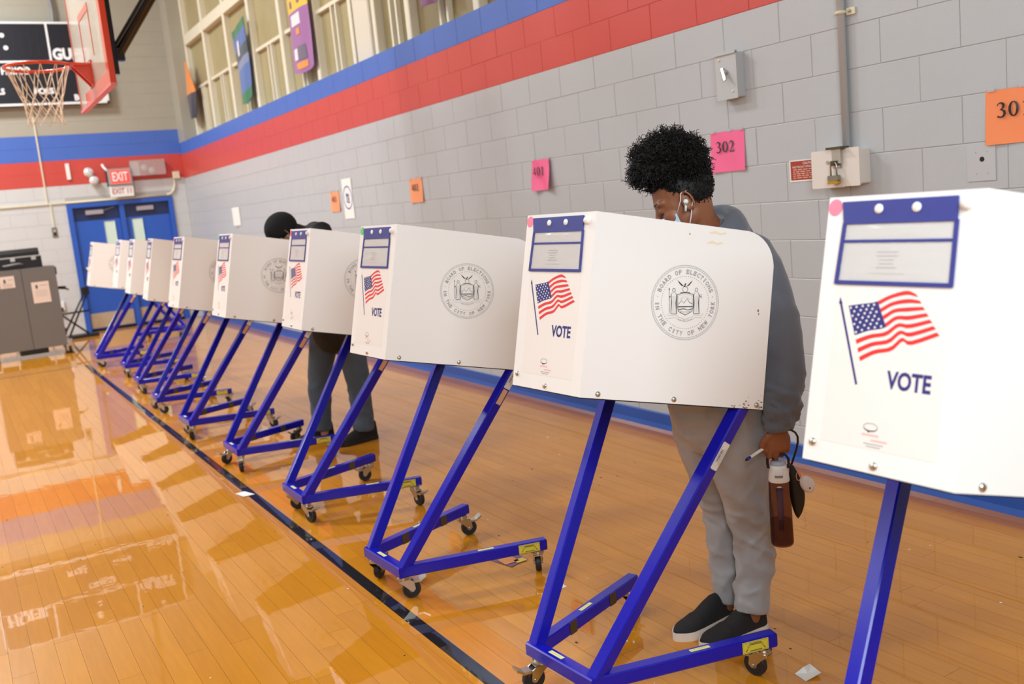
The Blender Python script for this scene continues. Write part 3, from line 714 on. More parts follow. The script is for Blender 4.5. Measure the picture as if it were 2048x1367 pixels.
def paper_sign(label, yc, zc, w, h, paper, txt, curl=0.006, sleeve=True, tilt=0.0):
    t = thing('paper_sign', label, 'sign', (0, yc, zc), 0, 'paper number signs taped to the gym wall')
    M = frame((-0.003, 0, 0), (0, -1, 0), (0, 0, 1), (-1, 0, 0)) @ RZ(tilt)
    def sheet(mb, w_, h_, m, z):
        K = 10; vs = []; fs = []
        for j in range(K + 1):
            for i in range(K + 1):
                u, v = i / K - .5, j / K - .5
                zz = z + curl * (0.5 + 0.5 * math.sin(u * 7 + v * 4)) + curl * 3.0 * max(0, u - 0.28) * (1 if curl > .008 else 0) + curl * 1.2 * max(0, -v - 0.25)
                vs.append(M @ Vector((u * w_, v * h_, zz)))
        for j in range(K):
            for i in range(K): a = j * (K + 1) + i; fs.append((a, a + 1, a + K + 2, a + K + 1))
        mb.add(vs, fs, m)
    q = MB(); sheet(q, w, h, paper, 0.001); q.build('sheet', t, True)
    if sleeve:
        q = MB(); sheet(q, w + 0.012, h + 0.014, M_SLEEVE, 0.006); q.build('plastic_sleeve', t, True)
    q = MB(); n = len(txt); gw = 0.045; gh = 0.062
    if txt:
        for i, ch in enumerate(txt): ribbon_glyph(q, ch, (i - (n - 1) / 2) * 0.052 - 0.01, 0.028, gw, gh, M_SINK, M, 0.0045 + curl)
        q.build('number', t)
    q = MB()
    for sx_ in (-0.4, 0.1, 0.42): q.box((sx_ * w - 0.016, h / 2 - 0.004, 0.006), (sx_ * w + 0.016, h / 2 + 0.012, 0.0085), M_CLEAR, M=M)
    q.build('tape', t)
    return t
paper_sign('hot pink paper sign numbered 302 on the wall right of the woman', 2.626, 1.72, 0.268, 0.222, M_SPINK, '302')
paper_sign('bright orange paper sign cut by the right edge of the picture', 0.938, 1.72, 0.275, 0.222, M_SORG, '301')
paper_sign('hot pink curling paper sign numbered 401 in the middle of the wall', 4.565, 1.722, 0.25, 0.222, M_SPINK, '401', 0.02)
paper_sign('pale orange paper sign numbered 402 left of the pink 401 sign', 6.73, 1.725, 0.272, 0.22, M_SPEACH, '402')
paper_sign('pale orange paper sign at the left of the white round emblem poster', 8.87, 1.715, 0.268, 0.22, M_SPEACH, '403')
t = thing('paper_poster', 'white paper poster with a round blue emblem beside the pale orange sign', 'poster', (0, 8.475, 1.73))
M = frame((-0.004, 0, 0), (0, -1, 0), (0, 0, 1), (-1, 0, 0))
q = MB(); q.box((-0.14, -0.215, 0), (0.14, 0.215, 0.002), M_PAPER, M=M); q.build('sheet', t)
q = MB(); M_BI = mat('poster_blue_ink', (66, 62, 150), 0.6)
def mribbon(q, P_, w_, m_, M_, closed=False, z=0.0028):
    r = MB(); r.ribbon(P_, w_, m_, closed=closed); q.add([M_ @ (Vector(v) + Vector((0, 0, z))) for v in r.v], r.f, m_)
mribbon(q, [(0.12 * math.cos(a), 0.012 + 0.12 * math.sin(a)) for a in [2 * PI * i / 32 for i in range(32)]], 0.014, M_BI, M, True)
q.build('ring_emblem', t)
q = MB()
for x in (-0.035, 0.0, 0.035): mribbon(q, [(x, -0.035), (x, 0.055)], 0.014, M_BI, M)
mribbon(q, [(-0.045, 0.055), (0.045, 0.03)], 0.014, M_BI, M); mribbon(q, [(-0.045, -0.03), (0.045, -0.045)], 0.014, M_BI, M); mribbon(q, [(-0.03, 0.04), (0.045, -0.03)], 0.012, M_BI, M)
q.build('center_emblem', t)
t = thing('paper_note', 'blank white paper taped to the far wall left of the black-hatted person', 'paper', (0, 13.07, 1.68))
q = MB(); q.box((-0.2, -0.135, 0.002), (0.2, 0.135, 0.005), M_PAPER, M=M); q.build('sheet', t); q = MB(); q.box((-0.1, -0.165, 0.001), (0.02, -0.125, 0.004), M_CLEAR, M=M); q.build('tape', t)

M_BOXG = mat('painted_steel_gray', (188, 191, 193), 0.35, spec=0.5)
t = thing('switch_box', 'gray painted switch box with a lever high on the wall', 'box', (0, 2.54, 2.12))
q = MB(); q.box((-0.075, -0.118, 0.0), (0.075, 0.118, 0.055), M_BOXG, 0.004, WM(0, 0)); q.build('case', t)
q = MB(); q.box((-0.082, -0.124, 0.055), (0.078, 0.124, 0.062), M_BOXG, 0.004, WM(0, 0)); q.box((-0.082, 0.112, 0.05), (0.078, 0.128, 0.07), M_BOXG, M=WM(0, 0)); q.build('cover', t)
q = MB(); q.add([WM(0, 0) @ Vector(v) for v in [(-0.03, 0.045, 0.062), (-0.012, 0.045, 0.062), (0.03, -0.02, 0.085), (0.014, -0.026, 0.085), (-0.03, 0.045, 0.075), (-0.012, 0.045, 0.075), (0.03, -0.02, 0.098), (0.014, -0.026, 0.098)]], [(0, 1, 2, 3), (7, 6, 5, 4), (0, 4, 5, 1), (1, 5, 6, 2), (2, 6, 7, 3), (3, 7, 4, 0)], M_STEEL)
q.cyl(WM(0, 0) @ Vector((0.0, 0.02, 0.06)), WM(0, 0) @ Vector((0.0, 0.02, 0.08)), 0.014, M_STEEL, 10); q.build('lever', t)
for x, y in ((-0.05, 0.09), (0.045, -0.085)):
    q = MB(); q.ball(WM(0, 0) @ Vector((x, y, 0.063)), (0.006, 0.008, 0.008), M_IVORY, 8, 6); q.build('screw', t, True)
t = thing('wall_conduit', 'gray painted vertical conduit pipe running down to the hasp box', 'conduit', (0, 1.79, 1.66))
q = MB(); q.cyl((-0.022, 0, 0.0), (-0.022, 0, 4.54), 0.019, M_BOXG, 14); q.build('pipe', t, True)
q = MB(); q.tube([(-0.022 - 0.023 * math.sin(a), -0.023 * math.cos(a), 0.638) for a in [PI * i / 10 for i in range(11)]], 0.008, M_IVORY, 6); q.box((-0.012, -0.07, 0.622), (0.0, -0.018, 0.654), M_IVORY, 0.003); q.ball((-0.014, -0.045, 0.638), 0.008, M_STEEL, 8, 6); q.build('pipe_clamp', t)
M_CREAM = mat('cream_steel_box', (224, 218, 210), 0.4)
t = thing('hasp_box', 'cream steel control box with a hinged hasp below the conduit', 'box', (0, 1.815, 1.575))
A = WM(0, 0)
q = MB(); q.box((-0.13, -0.085, 0.0), (0.14, 0.082, 0.075), M_CREAM, 0.006, A); q.build('case', t)
q = MB(); q.box((-0.145, -0.094, 0.075), (0.06, 0.088, 0.083), M_CREAM, 0.006, A); q.box((0.06, -0.092, 0.075), (0.145, 0.09, 0.083), M_CREAM, 0.004, A); q.build('lid', t)
q = MB(); q.box((-0.01, 0.0, 0.084), (0.045, 0.095, 0.089), M_STEEL, M=A); q.box((-0.02, 0.088, 0.06), (0.07, 0.1, 0.12), M_PLATE, M=A); q.box((0.035, 0.02, 0.089), (0.05, 0.1, 0.1), M_STEEL, M=A); q.box((0.0, 0.01, 0.089), (0.02, 0.035, 0.115), M_PLATE, 0.004, A); q.build('hasp', t)
q = MB(); q.cyl(A @ Vector((-0.04, 0.03, 0.083)), A @ Vector((-0.04, 0.03, 0.089)), 0.009, M_STEEL, 10); q.build('screw', t)
t = thing('padlock', 'brass and steel padlock hanging from the hasp box', 'padlock', (0, 1.815, 1.575))
q = MB(); q.box((-0.018, -0.062, 0.094), (0.042, -0.035, 0.118), mat('laminated_steel', (150, 146, 132), 0.35, metal=0.9), 0.004, A); q.build('body', t)
q = MB(); q.box((-0.019, -0.076, 0.093), (0.043, -0.062, 0.119), mat('brass', (206, 164, 50), 0.3, metal=0.8), 0.004, A); q.build('base_plate', t)
q = MB(); q.tube([A @ Vector(v) for v in [(-0.006, -0.035, 0.106), (-0.006, 0.012, 0.106), (0.0, 0.024, 0.106), (0.012, 0.028, 0.106), (0.024, 0.024, 0.106), (0.03, 0.012, 0.106), (0.03, -0.035, 0.106)]], 0.0042, M_STEEL, 8); q.build('shackle', t, True)
t = thing('caution_sign', 'small dark red CAUTION sign with white print left of the hasp box', 'sign', (0, 2.05, 1.577))
q = MB(); q.box((-0.13, -0.055, 0.0), (0.13, 0.055, 0.003), M_PAPER, M=A); q.build('backing', t)
q = MB(); q.box((-0.122, -0.047, 0.003), (0.122, 0.05, 0.0036), mat('brick_red_plate', (164, 56, 34), 0.5), M=A); q.build('red_panel', t)
q = MB(); add_text(q, 'CAUTION', M_PAPER, 0.0, 0.037, 0.075, 0.012, M=A, z=0.0042, offset=0.01); add_text(q, 'ELECTRICALLY OPERATED PARTITION', M_PAPER, 0.0, 0.02, 0.215, 0.009, M=A, z=0.0042, offset=0.01); q.build('lettering', t)
q = MB(); rr = random.Random(5)
for k in range(5):
    x = -0.105
    while x < 0.1:
        w_ = rr.uniform(0.012, 0.034); q.box((x, 0.004 - k * 0.0105, 0.0037), (min(x + w_, 0.108), 0.0085 - k * 0.0105, 0.0042), mat('faded_print', (222, 176, 160), 0.6), M=A); x += w_ + 0.007
tag(q.build('small_print', t), kind='stuff')
t = thing('blank_plate', 'gray blank wall plate with one black hole below the orange sign', 'plate', (0, 1.103, 1.54))
q = MB(); q.box((-0.066, -0.078, 0.0), (0.066, 0.075, 0.004), M_BOXG, 0.002, A); q.build('plate', t)
q = MB(); q.cyl(A @ Vector((0.005, 0.014, 0.0038)), A @ Vector((0.005, 0.014, 0.0045)), 0.011, M_BLACK, 18); q.build('hole', t)
for x, y in ((-0.025, 0.045), (0.026, 0.045), (-0.022, -0.045), (0.028, -0.045)):
    q = MB(); q.ball(A @ Vector((x, y, 0.004)), 0.003, M_BOXG, 8, 6); q.build('screw', t, True)

# ------------------------------------------------------------------ voting booths
TH = math.radians(13); SPL = math.radians(17.2)
UPF = Vector((math.sin(TH), 0, math.cos(TH))); UU = Vector((math.cos(TH), 0, -math.sin(TH)))
WF, WR_, DEP = 0.3445, 0.7175, 0.612
F0 = Vector((0.05, 0, 1.006))
M_FACE = frame(F0, (0, -1, 0), UPF, Vector((0, -1, 0)).cross(UPF))
wdn = UU * math.cos(SPL) + Vector((0, -1, 0)) * math.sin(SPL)
wdf = UU * math.cos(SPL) + Vector((0, 1, 0)) * math.sin(SPL)
M_WN = frame(F0 + Vector((0, -WF / 2, 0)), wdn, UPF, wdn.cross(UPF))
M_WFAR = frame(F0 + Vector((0, WF / 2, 0)), -wdf, UPF, (-wdf).cross(UPF))
PC = {}
def pm(key, fn, smooth=False, auto=False):
    if key not in PC:
        q = MB(); fn(q); me = q.mesh(key[0] if isinstance(key, tuple) else key, smooth)
        if auto: auto_smooth(me)
        PC[key] = me
    return PC[key]
def flag_geo(q):
    top = [(-.097, .319), (-.066, .324), (-.035, .329), (-.005, .343), (.031, .353), (.052, .347)]
    bot = [(-.056, .212), (-.024, .229), (.012, .238), (.034, .258), (.052, .252), (.108, .274)]
    def cv(L, u):
        x = u * (len(L) - 1); i = min(int(x), len(L) - 2); f = x - i
        p0, p1, p2, p3 = L[max(i - 1, 0)], L[i], L[i + 1], L[min(i + 2, len(L) - 1)]
        return tuple(0.5 * (2 * p1[k] + (p2[k] - p0[k]) * f + (2 * p0[k] - 5 * p1[k] + 4 * p2[k] - p3[k]) * f * f + (3 * p1[k] - p0[k] - 3 * p2[k] + p3[k]) * f ** 3) for k in (0, 1))
    def P_(u, w):
        a, b = cv(top, u), cv(bot, u); j = 0.002 * math.sin(w * 40) * max(0, u - 0.8) * 5
        return (a[0] * (1 - w) + b[0] * w + j, a[1] * (1 - w) + b[1] * w)
    z = 0.0009
    for i in range(0, 13, 2):
        N_ = 16; u0 = 0.43 if i < 7 else 0.0
        us = [u0 + (1 - u0) * k / N_ for k in range(N_ + 1)]
        vs = [P_(u, i / 13) + (z,) for u in us] + [P_(u, (i + 1) / 13) + (z,) for u in us]
        q.add(vs, [(N_ + 1 + k, N_ + 2 + k, k + 1, k) for k in range(N_)], M_INKRED)
    us = [0.43 * k / 6 for k in range(7)]
    vs = [P_(u, 0) + (z,) for u in us] + [P_(u, 7 / 13) + (z,) for u in us]
    q.add(vs, [(7 + k, 8 + k, k + 1, k) for k in range(6)], M_INKNAVY)
    for r in range(7):
        for c in range(5 if r % 2 == 0 else 4):
            u = 0.43 * ((c + 0.5 + (0.5 if r % 2 else 0)) / 5.2); w = (7 / 13) * (r + 0.6) / 7.2; p = P_(u, w); s = 0.0029
            q.poly([(p[0] + s * math.cos(a), p[1] + s * math.sin(a)) for a in (0, PI / 2, PI, 3 * PI / 2)], M_PAPER, z + 0.0006)
def pole_geo(q):
    q.ribbon([(-.117, .325), (-.059, .166)], .005, M_INKNAVY, 0.0009); q.poly([(-.121, .322), (-.1195, .336), (-.112, .322)], M_INKNAVY, 0.0009)
def seal_geo(q):
    m, z = M_INKGRY, 0.0009
    def circ(r, n=72): return [(r * math.cos(2 * PI * i / n), r * math.sin(2 * PI * i / n)) for i in range(n)]
    q.ribbon(circ(.1105), .0011, m, z, True); q.ribbon(circ(.1045), .0009, m, z, True)
    for i in range(96):
        a = 2 * PI * i / 96; b = a + 0.05; q.ribbon([(.1105 * math.cos(a), .1105 * math.sin(a)), (.1045 * math.cos(b), .1045 * math.sin(b))], .0008, m, z)
    for i in range(70):
        a = 2 * PI * i / 70; r = .0775; s = .0011; c = (r * math.cos(a), r * math.sin(a))
        q.poly([(c[0] + s * math.cos(t), c[1] + s * math.sin(t)) for t in [PI * k / 3 for k in range(6)]], M_INKBLK, z)
    def arc_text(txt, a0, a1, top):
        n = len(txt)
        for i, ch in enumerate(txt):
            if ch == ' ': continue
            a = math.radians(a0 + (a1 - a0) * i / (n - 1)); r = .0915
            rot = a - PI / 2 if top else a + PI / 2
            w_ = .0045 if ch == 'I' else (.0125 if ch in 'MW' else .0098)
            add_text(q, ch, m, r * math.cos(a), r * math.sin(a), w_, .0135, z=z, rot=rot, outline=0.035)
    arc_text('BOARD OF ELECTIONS', 155, 22, True); arc_text('IN THE CITY OF NEW YORK', 181, 358, False)
    for a in (168, 10):
        a = math.radians(a); q.poly([(.0915 * math.cos(a) + .0018 * math.cos(t), .0915 * math.sin(a) + .0018 * math.sin(t)) for t in [PI * k / 3 for k in range(6)]], m, z)
    k = M_INKBLK
    # shield
    sh = [(-.026, .024), (0, .03), (.026, .024), (.026, -.012), (.022, -.026), (.010, -.032), (0, -.037), (-.010, -.032), (-.022, -.026), (-.026, -.012)]
    q.ribbon(sh, .0018, k, z, True); q.ribbon([(x * .86, y * .86) for x, y in sh], .0008, m, z, True)
    q.ribbon([(-.024, -.006), (-.012, .006), (-.004, -.002), (.006, .012), (.014, .0), (.024, -.004)], .0014, k, z); q.ribbon([(-.024, -.012), (.024, -.012)], .0030, k, z)
    q.ribbon([(-.022, -.021), (-.006, -.018), (.008, -.022), (.022, -.019)], .0022, k, z); q.ribbon([(-.016, -.027), (.016, -.027)], .0012, m, z)
    for a in range(9):
        t_ = PI * (a + .5) / 9; q.ribbon([(.009 * math.cos(t_), .008 + .007 * math.sin(t_)), (.018 * math.cos(t_), .008 + .012 * math.sin(t_))], .0006, m, z)
    # globe and eagle
    q.ribbon([(.0085 * math.cos(2 * PI * i / 16), .039 + .0085 * math.sin(2 * PI * i / 16)) for i in range(16)], .0012, k, z, True); q.ribbon([(-.016, .0295), (.016, .0295)], .002, k, z)
    q.poly([(-.004, .048), (-.026, .068), (-.018, .056), (-.010, .050), (-.014, .055)], k, z)
    q.poly([(-.003, .047), (-.024, .066), (-.02, .058), (-.012, .05)][::-1], k, z); q.poly([(.003, .047), (.012, .05), (.02, .058), (.024, .066)][::-1], k, z)
    q.ribbon([(-.002, .047), (0, .054), (.003, .0565)], .004, k, z)
    # two supporters
    for s in (-1, 1):
        c = s * .037
        q.ribbon([(c + .0045 * math.cos(2 * PI * i / 12), .037 + .0058 * math.sin(2 * PI * i / 12)) for i in range(12)], .0013, k, z, True)
        q.ribbon([(c - .005, .030), (c - .009, .022), (c - .008, .0), (c - .010, -.032)], [.001, .0016, .0028, .0016], k, z)
        q.ribbon([(c + .005, .030), (c + .009, .020), (c + .007, .0), (c + .009, -.032)], [.001, .0018, .0030, .0018], k, z)
        for dx in (-.004, 0, .0045): q.ribbon([(c + dx, .02), (c + dx * 1.3, -.03)], .0009, m, z)
        q.ribbon([(c - .010, -.033), (c + .010, -.033)], .0016, k, z); q.ribbon([(c + s * -.008, .022), (s * .026, .016)], .0014, k, z)
        q.ribbon([(c + s * .008, .022), (c + s * .016, .014), (c + s * .013, .02)], .0014, k, z)
    q.ribbon([(-.052, .042), (-.0515, -.030)], .0012, k, z); q.poly([(-.054, .038), (-.052, .046), (-.050, .038)], k, z)
    q.ribbon([(.052, .024), (.056, .012)], .0009, m, z); q.ribbon([(.046, .024), (.058, .022)], .0009, m, z)
    # scroll
    q.ribbon([(-.060, -.034), (-.050, -.039), (-.030, -.036), (-.022, -.043), (0, -.049), (.022, -.043), (.030, -.036), (.050, -.039), (.060, -.034)], .001, m, z)
    q.ribbon([(-.056, -.046), (-.03, -.044), (-.024, -.05), (0, -.057), (.024, -.05), (.03, -.044), (.056, -.046)], .001, m, z)
    for i, ch in enumerate('EXCELSIOR'):
        x = (i - 4) * .0052; add_text(q, ch, m, x, -.0525 + .0012 * (x / .02) ** 2 * 2, .0038 if ch != 'I' else .0012, .005, z=z, rot=x * 8)
def wing_geo(q):
    P_ = [(0, 0), (0.602, 0.0), (0.592, 0.44)]
    cxx, cyy, r = 0.487, 0.432, 0.104
    for i in range(1, 9):
        a = math.radians(4 + 82 * i / 8); P_.append((cxx + r * math.cos(a), cyy + r * math.sin(a)))
    P_.append((0.0, 0.537))
    q.prism(P_, -0.006, 0.0, M_WHITE)
def wing_far_geo(q):
    r = MB(); wing_geo(r); q.add([(-v[0], v[1], v[2]) for v in r.v], [tuple(reversed(f)) for f in r.f], M_WHITE)
def face_geo(q): q.box((-WF / 2, 0, -0.006), (WF / 2, 0.537, 0.0), M_WHITE)
def bolt_geo(q): q.lathe([(0.0085, 0), (0.0085, 0.001), (0.0075, 0.0035), (0.004, 0.0055), (0.0, 0.006)], M_STEEL, 14)
M_CREAMS = mat('cream_vinyl_sheet', (236, 232, 227), 0.4)
def sheet_geo(q): q.box((-.131, .045, 0.0), (.129, .360, 0.0004), M_CREAMS)
def knob_geo(q): q.lathe([(0.011, 0), (0.011, 0.006), (0.008, 0.012), (0.0, 0.014)], M_PAPER, 14)
def dot_geo(mm): return lambda q: q.lathe([(0.017, 0), (0.017, 0.0006), (0.0, 0.0008)], mm, 24)
def shelf_geo(q):
    t_ = 0.602 * math.cos(SPL)
    y0, y1 = WF / 2 - 0.008, WF / 2 + 0.602 * math.sin(SPL) - 0.012
    M = frame(F0 + UPF * 0.012 + UU * 0.008, UU, (0, 1, 0), UU.cross(Vector((0, 1, 0))))
    q.prism([(0, -y0), (t_ * 0.97, -y1), (t_ * 0.97, y1), (0, y0)], -0.016, -0.004, M_BLACK, M); q.prism([(0, -y0), (t_ * 0.97, -y1), (t_ * 0.97, y1), (0, y0)], -0.004, 0.0, M_WHITE, M)
def pouch_back(q): q.box((-.134, .361, 0.0006), (.121, .44, 0.0012), M_PAPER); q.box((-.130, .44, 0.0006), (.121, .49, 0.0012), M_PAPER)
def pouch_frame(q):
    z0, z1 = 0.0012, 0.0045
    q.prism([(-.1275, .481), (.121, .481), (.118, .527), (-.1355, .526)], z0, z1, M_NAVY)
    for i_, (a, b, w_) in enumerate((((-.1255, .484), (-.132, .362), .0085), ((.119, .484), (.1215, .362), .0085), ((-.134, .365), (.1235, .365), .008), ((-.127, .447), (.121, .447), .0055))):
        d = Vector((b[0] - a[0], b[1] - a[1])).normalized(); n_ = (-d.y * w_ / 2, d.x * w_ / 2)
        q.prism([(a[0] - n_[0], a[1] - n_[1]), (b[0] - n_[0], b[1] - n_[1]), (b[0] + n_[0], b[1] + n_[1]), (a[0] + n_[0], a[1] + n_[1])], z0, z1 - 0.0003 - 0.0002 * i_, M_NAVY)
def pouch_win(q):
    K = 16
    for (x0, x1, y0, y1) in ((-.128, .118, .368, .444), (-.124, .117, .45, .48)):
        vs = []; fs = []
        for j in range(K + 1):
            for i in range(K + 1):
                u, v = i / K, j / K; e = min(u, 1 - u, v, 1 - v) * 4
                vs.append((x0 + (x1 - x0) * u, y0 + (y1 - y0) * v, 0.0022 + 0.0022 * min(1, e) * (0.5 + 0.5 * noise.noise(Vector((u * 9, v * 5, y0 * 50)))) + 0.0006 * math.sin(u * 60 + 4 * math.sin(v * 7))))
        for j in range(K):
            for i in range(K): a = j * (K + 1) + i; fs.append((a, a + 1, a + K + 2, a + K + 1))
        q.add(vs, fs, M_CLEAR)
def pouch_card(q):
    q.box((-.10, .372, 0.0013), (.10, .436, 0.0016), M_PAPER)
    rr = random.Random(2)
    for k in range(5):
        w_ = rr.uniform(.016, .024); q.box((-.02 - w_, .424 - k * .0075, 0.0016), (-.02 + w_, .4265 - k * .0075, 0.0018), M_INKGRY)
    q.box((-.055, .383, 0.0016), (.02, .3845, 0.0018), M_INKGRY)
def snap_geo(q): q.lathe([(0.0095, 0), (0.0095, 0.002), (0.007, 0.004), (0.0, 0.005)], M_PAPER, 14)
def vote_geo(q): add_text(q, 'VOTE', M_INKNAVY, .0555, .183, .095, .0355, z=0.0009, offset=0.032)
def logo_geo(q):
    q.ribbon([(-.016 + .016 * math.cos(2 * PI * i / 20), .088 + .0075 * math.sin(2 * PI * i / 20)) for i in range(20)], [0.0008 + 0.0016 * max(0, -math.sin(2 * PI * i / 20)) for i in range(20)], M_INKBLK, 0.0009, True)
    q.ribbon([(-.022, .081), (-.018, .078)], .003, M_INKBLK, 0.0009)
    pk = mat('faint_red_ink', (236, 190, 186), 0.6)
    for x0, x1, y in ((-.034, .004, .073), (-.012, .024, .0635)): q.box((x0, y - .002, 0.0004), (x1, y + .002, 0.0009), pk)
    for x0, x1, y in ((-.028, .016, .056), (-.022, .010, .051)): q.box((x0, y - .001, 0.0004), (x1, y + .001, 0.0009), M_INKGRY)
TW = 0.044
a_fn = Vector((0.022, -(WF / 2 - 0.022), 0)); a_rn = Vector((DEP, -(WR_ / 2 - 0.022), 0))
ZR = 0.127
def rail_geo(s):
    def f(q):
        a = Vector((a_fn.x, a_fn.y * s, ZR)); b = Vector((a_rn.x, a_rn.y * s, ZR)); q.bar(a, b, TW, 0.046, M_BLUEF)
    return f
def cross_geo(q): q.bar((0.022, -WF / 2, ZR), (0.022, WF / 2, ZR), TW, 0.046, M_BLUEF)
UPT = Vector((0.585, -(0.345 - 0.034), 0.925))
def upright_geo(s):
    def f(q):
        a = Vector((a_fn.x + 0.002, a_fn.y * s, ZR + 0.0)); b = Vector((UPT.x, UPT.y * s, UPT.z)); q.bar(a, b, TW, TW, M_BLUEF, up=Vector((1, 0, 0)))
    return f
def end_geo(s):
    def f(q):
        d = Vector((a_rn.x - a_fn.x, (a_rn.y - a_fn.y) * s, 0)).normalized(); b = Vector((a_rn.x, a_rn.y * s, ZR)); q.bar(b - d * 0.002, b + d * 0.003, TW - 0.004, 0.042, M_BLACK)
    return f
def caster_fork(q):
    q.cyl((0, 0, 0.104), (0, 0, 0.098), 0.024, M_STEEL, 16); q.cyl((0, 0, 0.098), (0, 0, 0.09), 0.027, M_STEEL, 16); q.cyl((0, 0, 0.09), (0, 0, 0.084), 0.022, M_STEEL, 16)
    for s in (-1, 1):
        M = frame((0, s * 0.018, 0), (1, 0, 0), (0, 0, 1), (0, -1, 0))
        q.prism([(-0.02, 0.084), (0.022, 0.084), (0.042, 0.072), (0.046, 0.04), (0.036, 0.03), (0.024, 0.036), (0.0, 0.062), (-0.02, 0.078)], -0.0015, 0.0015, M_STEEL, M)
    q.box((-0.02, -0.0195, 0.0825), (0.03, 0.0195, 0.0855), M_STEEL); q.cyl((0.032, -0.022, 0.038), (0.032, 0.022, 0.038), 0.006, M_STEEL, 10)
def caster_wheel(q):
    M = frame((0.032, 0, 0.038), (1, 0, 0), (0, 0, 1), (0, -1, 0))
    q.lathe([(0.006, -0.0125), (0.026, -0.0125), (0.028, -0.011), (0.035, -0.012), (0.038, -0.008), (0.038, 0.008), (0.035, 0.012), (0.028, 0.011), (0.026, 0.0125), (0.006, 0.0125)], M_RUBBER, 24, M)
    q.lathe([(0.0, -0.0135), (0.012, -0.0135), (0.012, 0.0135), (0.0, 0.0135)], M_GRAYP, 14, M)
def caster_brake(q):
    q.box((0.040, -0.019, 0.066), (0.072, 0.019, 0.074), M_STEEL, 0.004); q.add([(0.068, -0.019, 0.074), (0.068, 0.019, 0.074), (0.094, 0.021, 0.092), (0.094, -0.021, 0.092), (0.068, -0.019, 0.066), (0.068, 0.019, 0.066), (0.096, 0.021, 0.084), (0.096, -0.021, 0.084)], [(0, 1, 2, 3), (7, 6, 5, 4), (0, 3, 7, 4), (1, 5, 6, 2), (3, 2, 6, 7), (0, 4, 5, 1)], M_STEEL)
def ylabel_geo(q):
    q.box((-0.046, -0.019, 0), (0.046, 0.019, 0.0006), M_YELLOW)
    q.ribbon([(-.043, -.016), (.043, -.016), (.043, .016), (-.043, .016)], .0008, M_INKBLK, 0.0009, True)
    for x0, x1, y in ((-.022, .022, .0115), (-.020, .020, .0075), (-.020, .022, -.0125)): q.ribbon([(x0, y), (x1, y)], .0024, M_INKBLK, 0.0009)
    for s in (-1, 1):
        q.ribbon([(s * .034, -.012), (s * .028, -.004), (s * .024, .002)], [.0036, .0016, .0012], M_INKBLK, 0.0009)
        q.ribbon([(s * .024 + .004 * math.cos(a), .004 + .003 * math.sin(a)) for a in [PI * k / 4 for k in range(8)]], .001, M_INKBLK, 0.0009, True); q.ribbon([(s * .034, .011), (s * .034, .013)], .002, M_INKBLK, 0.0009)
def sylabel_geo(q):
    q.box((-0.034, -0.0075, 0), (0.034, 0.0075, 0.0006), mat('pale_yellow_label', (236, 232, 150), 0.5)); q.ribbon([(-.022, 0), (.022, 0)], .0014, M_INKGRY, 0.0009); q.ribbon([(-.029, 0), (-.027, 0)], .002, M_INKBLK, 0.0009)
def barcode_geo(q):
    q.prism([(-.046, -.013), (-.044, -.016), (.044, -.016), (.046, -.013), (.046, .013), (.044, .016), (-.044, .016), (-.046, .013)], 0, 0.0006, M_PAPER)
    rr = random.Random(4); x = -.02
    while x < .022:
        w_ = rr.choice((.0008, .0016, .0024)); q.box((x, -.001, .0006), (x + w_, .009, .0009), M_INKBLK); x += w_ + rr.choice((.001, .0018))
    for k, (x0, x1) in enumerate(((-.03, .026), (-.026, .02), (-.03, .03))): q.ribbon([(x0, -.0045 - k * .0035), (x1, -.0045 - k * .0035)], .0014, M_INKGRY, 0.0009)
    q.ribbon([(-.034, .0125), (.03, .0125)], .0012, M_INKGRY, 0.0009)
def tan_geo(q): q.box((-0.034, -0.0125, 0), (0.034, 0.0125, 0.0006), M_TAN)
def plate_geo(q): q.box((-0.02, -0.0225, 0), (0.02, 0.0225, 0.0012), M_PLATE); [q.ball((x, y, 0.0012), 0.0018, M_PLATE, 6, 4) for x in (-.015, .015) for y in (-.017, .017)]
# matrices of surfaces on the near upright / rails
def upright_side_matrix(s, along, off=0.0006):
    a = Vector((a_fn.x + 0.002, a_fn.y * s, ZR)); b = Vector((UPT.x, UPT.y * s, UPT.z)); d = (b - a).normalized()
    n = Vector((d.x * 0, 0, 0)); side = Vector((0, -1, 0)); side = (side - d * side.dot(d)).normalized()
    # bar profile axes: u = up projected, w = d x u
    u = Vector((1, 0, 0)); u = (u - d * u.dot(d)).normalized(); w = d.cross(u)
    if w.y > 0: w = -w
    c = a + d * along + w * (TW / 2 + off)
    x = d; z = w; y = z.cross(x)
    return frame(c, x, y, z)
def rail_side_matrix(s, along, off=0.0006, inner=False):
    a = Vector((a_fn.x, a_fn.y * s, ZR)); b = Vector((a_rn.x, a_rn.y * s, ZR)); d = (b - a).normalized()
    z = Vector((0, 0, 1)).cross(d)
    if z.y > 0: z = -z
    x = Vector((0, 0, 1)).cross(z)
    return frame(a + d * along + z * (TW / 2 + off), x, Vector((0, 0, 1)), z)
def rail_top_matrix(s, along):
    a = Vector((a_fn.x, a_fn.y * s, ZR)); b = Vector((a_rn.x, a_rn.y * s, ZR)); d = (b - a).normalized()
    return frame(a + d * along + Vector((0, 0, 0.0236)), d, Vector((0, 0, 1)).cross(d), (0, 0, 1))
LREG = 1.0
